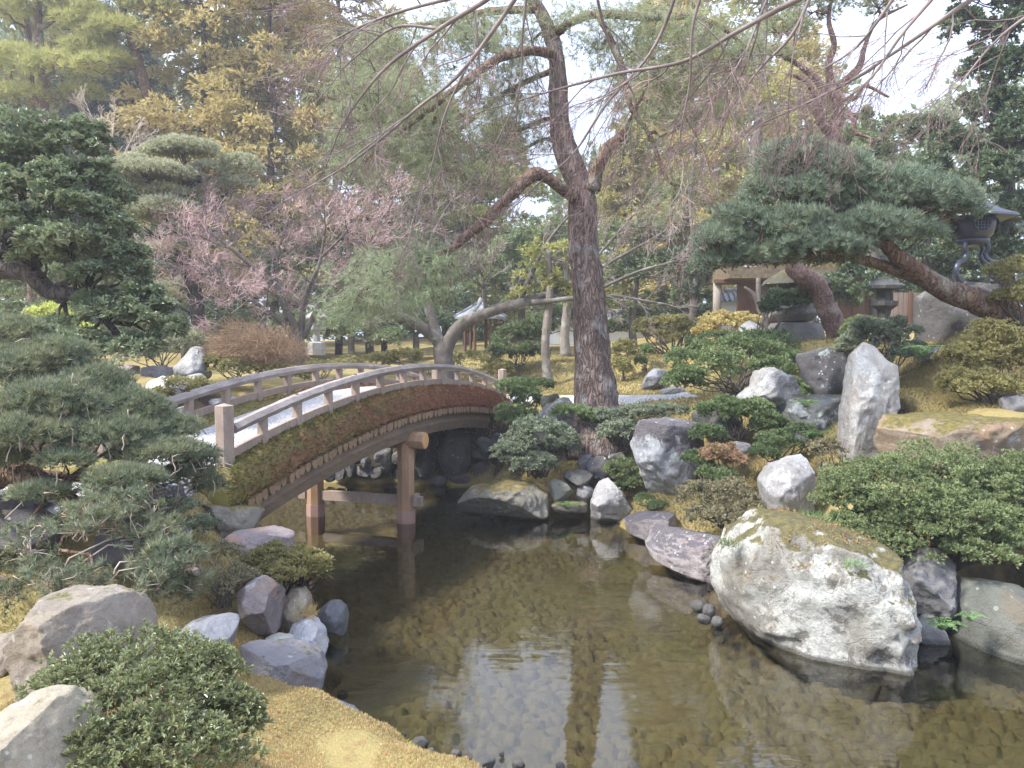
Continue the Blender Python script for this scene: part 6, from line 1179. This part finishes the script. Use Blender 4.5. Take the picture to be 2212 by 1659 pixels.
far_pine('yellow-green pine with a dark trunk slanting down to the cloud-pruned pine', [(345, 760, 30, 12), (340, 420, 30, 11), (330, 270, 30, 10), (312, 180, 30, 11), (288, 100, 30, 9), (265, 20, 30, 7), (250, -120, 30, 5), (255, -260, 30, 2)], [(260, 85, 29.5, 80, 34), (210, 60, 30, 80, 36), (320, 30, 30, 70, 36), (240, -10, 30, 90, 36), (200, 150, 29, 50, 22), (350, 90, 30.5, 40, 28), (260, -110, 30, 100, 40), (330, -180, 30, 80, 36), (180, -60, 30, 70, 40), (240, 140, 29.5, 50, 22)], PINE_Y, 3800)
conifer('dark feathery conifer between the two yellow-green pines, low at the left', 175, 37, 165, 120, DARKC, 'conifer_tree', L=.42, W=.14)
conifer('dark conifer filling the gap behind the silvery leafless tree', 290, 39, 120, 120, DARKC, 'conifer_tree', L=.42, W=.14)
conifer('dark conifer at the far left edge behind the glossy tree', 20, 36, 215, 110, DARKC, 'conifer_tree', L=.42, W=.14)
conifer('tall golden cypress left of the middle, right of the slanting pine trunk', 440, 31, -330, 165, CYP, n=160, per=92)
conifer('broad golden cypress with drooping yellow sprays left of the overhanging twigs', 590, 30, -260, 160, CYP, n=160, per=92)
conifer('olive green cypress half hidden between the two golden ones', 520, 35, -420, 150, CYP2, n=130, per=70, L=.32, W=.10)
conifer('pale olive cypress behind the drooping red twigs', 730, 33, -300, 120, CYP2, n=120, per=60, L=.38)
conifer('grey-green cypress behind the left boughs of the big pine', 830, 36, 40, 100, CYP2, n=115, per=60, L=.4)
conifer('low yellowish cypress left of the sky gap', 960, 38, 215, 90, CYP2, n=90, per=54, L=.4)
conifer('small cypress at the left edge of the sky gap beside the pine trunk', 1085, 38, 270, 85, CYP2, n=70, per=54, L=.4)
conifer('yellow-green cypress just right of the sky gap', 1420, 37, 180, 85, CYP2, n=90, per=56, L=.4)
conifer('golden cypress between the big pine and the spreading pine', 1500, 31, -160, 110, CYP, n=110, per=60, bark=BK_PALE)
conifer('golden cypress with a visible pale trunk, left of the red pine', 1640, 29, -240, 105, CYP2, n=95, per=54, bark=BK_PALE, prof=.9, trunk_r=.26)
conifer('golden cypress behind the red pine trunk', 1745, 33, 60, 95, CYP, n=80, per=56)
conifer('slender yellow-green cypress seen just right of the big pine fork', 1350, 33, 270, 50, CYP2, n=70, per=60, L=.36)
conifer('grey-green cypress above the right boughs of the big pine', 1450, 39, -120, 110, CYP2, n=100, per=56, L=.42)
conifer('tall pale cypress at the very left edge behind the pines', -40, 38, -250, 130, CYP2, n=110, per=56, L=.45, W=.14)
conifer('hazy olive cypress far behind the two slender pine trunks', 160, 42, -60, 110, CYP2, n=90, per=56, L=.45, W=.14)
# evergreen trees
leafy_tree('evergreen_tree', 'light evergreen tree right of the red pine trunk', [(1890, 760, 24, 10), (1888, 500, 24, 9), (1885, 330, 24, 6)], [(1850, 330, 24, 70, 50), (1930, 300, 24, 80, 50), (1890, 400, 24, 110, 50), (1980, 390, 24, 80, 60), (1830, 430, 24, 70, 50), (1930, 480, 24, 90, 50), (1860, 260, 24.5, 40, 26), (1760, 350, 25, 50, 40)], MIDB, .12, .055, 30, 30, 4, .27)
leafy_tree('evergreen_tree', 'dark evergreen tree filling the upper right edge of the view', [(2190, 760, 17, 20), (2170, 560, 17, 17), (2175, 380, 17, 14), (2150, 200, 17, 10), (2180, 20, 17, 5)], [(2150, 380, 16.5, 70, 50), (2080, 420, 16.5, 70, 44), (2200, 300, 16.5, 70, 60), (2120, 240, 17, 60, 44), (2060, 320, 17, 60, 44), (2200, 470, 16.3, 60, 50), (2190, 160, 17, 60, 60), (2220, 40, 17, 60, 60), (2150, 90, 17.5, 50, 40), (2010, 380, 17.5, 44, 36), (2240, -60, 17, 80, 60), (2110, 530, 16.8, 80, 40), (2190, 570, 16.5, 60, 40), (2130, 10, 17.5, 46, 34), (2080, 60, 17.5, 50, 40), (2060, -20, 17.5, 60, 40), (2120, 150, 17.2, 50, 40), (2190, 230, 16.8, 50, 40), (2010, 290, 17.4, 50, 36)], DARKB, .115, .05, 26, 22, 4, .28, BK_DARK)
leafy_tree('evergreen_tree', 'shadowy evergreen behind the bronze lantern', [(2010, 760, 20, 14), (2005, 620, 20, 12), (2000, 480, 20, 8)], [(2000, 560, 20, 70, 44), (1940, 600, 20, 60, 36), (2070, 590, 20, 60, 44), (2010, 640, 20, 90, 36), (2120, 650, 20, 60, 50), (1880, 640, 20, 44, 30)], DARKB, .13, .055, 24, 20, 4, .3)
E = [('glossy evergreen behind the white wall between big pine and kiosk', 1130, 27, [(1100, 560, 27, 70, 46), (1160, 520, 27, 60, 44), (1070, 620, 26.5, 60, 36), (1180, 600, 26.5, 60, 44), (1140, 660, 26, 70, 30)], MIDB),
     ('yellow-green evergreen high behind the grey-limbed tree', 1010, 34, [(960, 440, 34, 80, 50), (1040, 400, 34, 80, 50), (1110, 430, 34, 70, 46), (1000, 500, 33, 90, 50), (900, 490, 33, 70, 44), (1150, 400, 34, 50, 36)], YELB),
     ('dark evergreen behind the soft needled spray of the big pine', 800, 30, [(760, 520, 30, 80, 50), (850, 500, 30, 80, 50), (700, 570, 29, 70, 44), (800, 610, 29, 90, 50), (900, 580, 29, 70, 50), (860, 680, 28, 80, 36), (740, 690, 28, 70, 34)], MIDB),
     ('evergreen with leathery leaves just right of the big pine above the white wall', 1370, 28, [(1350, 600, 28, 60, 44), (1420, 580, 28, 70, 46), (1380, 520, 28, 80, 46), (1470, 610, 28, 60, 40), (1330, 660, 27.5, 40, 24), (1440, 650, 27.5, 50, 24)], MIDB),
     ('pale yellow-green evergreen beyond the wall right of the big pine', 1440, 35, [(1340, 450, 35, 60, 44), (1420, 420, 35, 80, 50), (1500, 440, 35, 80, 50), (1570, 470, 35, 60, 44), (1460, 500, 34, 90, 40)], YELB),
     ('dense evergreen left of the gate house post', 1500, 26, [(1490, 640, 26, 40, 36), (1520, 590, 26, 50, 36), (1480, 570, 26.5, 50, 36), (1570, 560, 26, 60, 30)], DARKB),
     ('evergreen shrub mass behind the maple and stone lantern', 640, 28, [(560, 650, 28, 80, 50), (650, 640, 28, 80, 50), (600, 580, 28.5, 80, 44), (520, 700, 27, 60, 36), (640, 710, 27, 80, 30), (720, 640, 28, 60, 40)], MIDB),
     ('dark evergreen behind the trunk of the cloud-pruned pine', 400, 26, [(360, 590, 26, 70, 50), (440, 600, 26, 60, 44), (310, 640, 25.5, 60, 40), (400, 680, 25, 80, 36), (470, 680, 25.5, 50, 36), (400, 520, 26.5, 90, 40)], DARKB),
     ('olive evergreen behind the glossy tree near the left edge', 130, 20, [(90, 620, 20, 80, 50), (180, 610, 20, 70, 46), (20, 600, 20, 70, 50), (150, 680, 19.5, 90, 40), (250, 640, 20, 60, 44), (40, 700, 19, 80, 40), (230, 540, 20.5, 70, 50), (120, 540, 20.5, 80, 40)], MIDB),
     ('bushy evergreen beneath the spreading pine beside the gate house', 1760, 21, [(1740, 640, 21, 34, 22), (1790, 620, 21, 44, 24), (1830, 650, 21, 34, 24), (1850, 600, 21.5, 50, 24)], DARKB)]
for lab, u, y, pd, m in E:
    leafy_tree('evergreen_tree', lab, [(u, 775, y, 9), (u - 4, 690, y, 8), (u + 5, 600, y, 6), (u, pd[0][1], y, 3)], pd, m, .17 * y / 28, .07 * y / 28, 24, 20, 4, .3)
leafy_tree('evergreen_tree', 'low dark evergreen clump behind the fork of the grey-limbed tree', [(900, 780, 27, 8), (898, 720, 27, 6)], [(860, 715, 27, 60, 34), (930, 700, 27, 60, 36), (990, 715, 27, 50, 30), (1040, 725, 27, 44, 26), (960, 660, 27.5, 60, 34)], DARKB, .16, .065, 24, 20, 4, .3)
leafy_tree('evergreen_tree', 'low evergreen clump between the small stone lantern and the grey-limbed tree', [(760, 780, 26, 8), (758, 720, 26, 6)], [(720, 715, 26, 50, 34), (790, 710, 26, 60, 36), (840, 735, 25.5, 44, 24), (660, 720, 26.5, 44, 30)], MIDB, .16, .065, 24, 20, 4, .3)
leafy_tree('evergreen_tree', 'bushy evergreen hiding the left end of the plaster wall', [(1260, 780, 29, 8), (1258, 720, 29, 6)], [(1215, 690, 29, 50, 34), (1330, 715, 29, 34, 26), (1380, 690, 29, 40, 24), (1150, 715, 29, 50, 30)], MIDB, .16, .065, 24, 20, 4, .3)
for k_, (u_, v_, y_) in enumerate(((20, 735, 24), (120, 730, 26), (300, 725, 30), (480, 730, 27), (580, 735, 30), (1480, 700, 30))):
    shrub(['clipped evergreen bush at the far left behind the glossy tree', 'dark rounded bush behind the yellow-green bush', 'rounded evergreen bush behind the lowest pruned pad', 'rounded bush behind the russet dry shrub', 'far rounded bush left of the small stone lantern', 'rounded bush in front of the tiled wall'][k_], [(u_ - 40, v_, y_, 55, 34), (u_ + 40, v_ - 8, y_, 55, 36)], (MIDB, DARKB, MIDB, YELB, MIDB, DARKB)[k_], .13, .055, 40, 14, 5, .25, base=(u_, v_ + 40, y_), stems=3, name='evergreen_shrub')
blades('shore_moss', (-2.2, 1.6, 3.4, 6.2), 5200, .04, .008, lm('shore_moss_blades', (.14, .16, .03), (.24, .24, .05), (.33, .30, .10), .8, .2, .1, 2.), .5, .0, .16)
# far wood closing the view
n = 330; a = rng.uniform(-1, 1, n); gap_ = np.exp(-((a * 46 - .5) / 6.5) ** 2); Cc = np.stack([a * 46, 52 + rng.uniform(-3, 6, n), 2.5 + rng.uniform(0, 1, n) * (20 - 13 * gap_ - 8 * np.exp(-((a * 46 - 27) / 6) ** 2))], 1); pts, D = shell(Cc, np.full((n, 3), 1.) * rng.uniform(1.6, 3.2, (n, 1)), 150, .6, -.6, .2, .3)
V, Fc = rhombs(np.repeat(pts, 2, 0), norm(np.repeat(D, 2, 0) + .6 * rng.normal(size=(len(D) * 2, 3))), .62, .3); o = mk('far_wood', V, Fc, MIDB); o['kind'] = 'stuff'
#@@TAIL@@
# ------------------------------------------------------------------ thin haze volume, added to imitate the lens veil
V, Fb = abox(-175, 175, -70, 230, -2.0, 42); hz = mk('haze', V, Fb, bpy.data.materials.new('lens_veil_air')); hz['kind'] = 'stuff'
hm = hz.data.materials[0]; hm.use_nodes = True; hm.node_tree.nodes.clear(); ho = hm.node_tree.nodes.new('ShaderNodeOutputMaterial'); hv = hm.node_tree.nodes.new('ShaderNodeVolumePrincipled')
hv.inputs['Color'].default_value = (.93, .95, 1, 1); hv.inputs['Density'].default_value = .0022; hv.inputs['Anisotropy'].default_value = .2; hm.node_tree.links.new(hv.outputs[0], ho.inputs['Volume'])
# ------------------------------------------------------------------ light
wd = bpy.data.worlds.new('World'); scene.world = wd; wd.use_nodes = True; wt = wd.node_tree
bgn = wt.nodes['Background']; sky = wt.nodes.new('ShaderNodeTexSky'); sky.sky_type = 'NISHITA'; sky.sun_disc = False
EL, AZ = math.radians(50), math.radians(-112)      # azimuth measured from +Y towards +X
sky.sun_elevation = EL; sky.sun_rotation = AZ
tc_ = wt.nodes.new('ShaderNodeTexCoord'); ns = wt.nodes.new('ShaderNodeTexNoise'); ns.inputs['Scale'].default_value = 2.2; ns.inputs['Detail'].default_value = 6
wt.links.new(tc_.outputs['Generated'], ns.inputs['Vector'])
cr = wt.nodes.new('ShaderNodeMapRange'); wt.links.new(ns.outputs['Fac'], cr.inputs[0]); cr.inputs[1].default_value = .3; cr.inputs[2].default_value = .65; cr.inputs[3].default_value = .55; cr.inputs[4].default_value = .95
mxw = wt.nodes.new('ShaderNodeMix'); mxw.data_type = 'RGBA'; wt.links.new(cr.outputs[0], mxw.inputs[0]); wt.links.new(sky.outputs[0], mxw.inputs[6]); mxw.inputs[7].default_value = (5.6, 6.3, 8.2, 1)
sx_ = wt.nodes.new('ShaderNodeSeparateXYZ'); wt.links.new(tc_.outputs['Generated'], sx_.inputs[0])
gr_ = wt.nodes.new('ShaderNodeMapRange'); wt.links.new(sx_.outputs[2], gr_.inputs[0]); gr_.inputs[1].default_value = 0; gr_.inputs[2].default_value = .75; gr_.inputs[3].default_value = .85; gr_.inputs[4].default_value = 2.3
vm_ = wt.nodes.new('ShaderNodeVectorMath'); vm_.operation = 'SCALE'; wt.links.new(mxw.outputs[2], vm_.inputs[0]); wt.links.new(gr_.outputs[0], vm_.inputs['Scale'])
wt.links.new(vm_.outputs[0], bgn.inputs[0]); bgn.inputs[1].default_value = .1
sl_ = bpy.data.lights.new('sun', 'SUN'); sl_.energy = 4.8; sl_.angle = math.radians(8); sl_.color = (1, .95, .87)
so = bpy.data.objects.new('sun', sl_); COL.objects.link(so)
dv = Vector((math.sin(AZ) * math.cos(EL), math.cos(AZ) * math.cos(EL), math.sin(EL))); so.rotation_euler = dv.to_track_quat('Z', 'Y').to_euler(); so.location = dv * 50
vs_ = scene.view_settings; vs_.view_transform = 'Standard'; vs_.look = 'None'; vs_.gamma = 1; vs_.exposure = 0.92
scene.render.engine = 'CYCLES'; cy = scene.cycles
cy.max_bounces = 8; cy.diffuse_bounces = 4; cy.transparent_max_bounces = 12; cy.glossy_bounces = 3; cy.transmission_bounces = 4
cy.use_denoising = True; cy.caustics_reflective = False; cy.caustics_refractive = False; cy.use_adaptive_sampling = True; cy.adaptive_threshold = .02
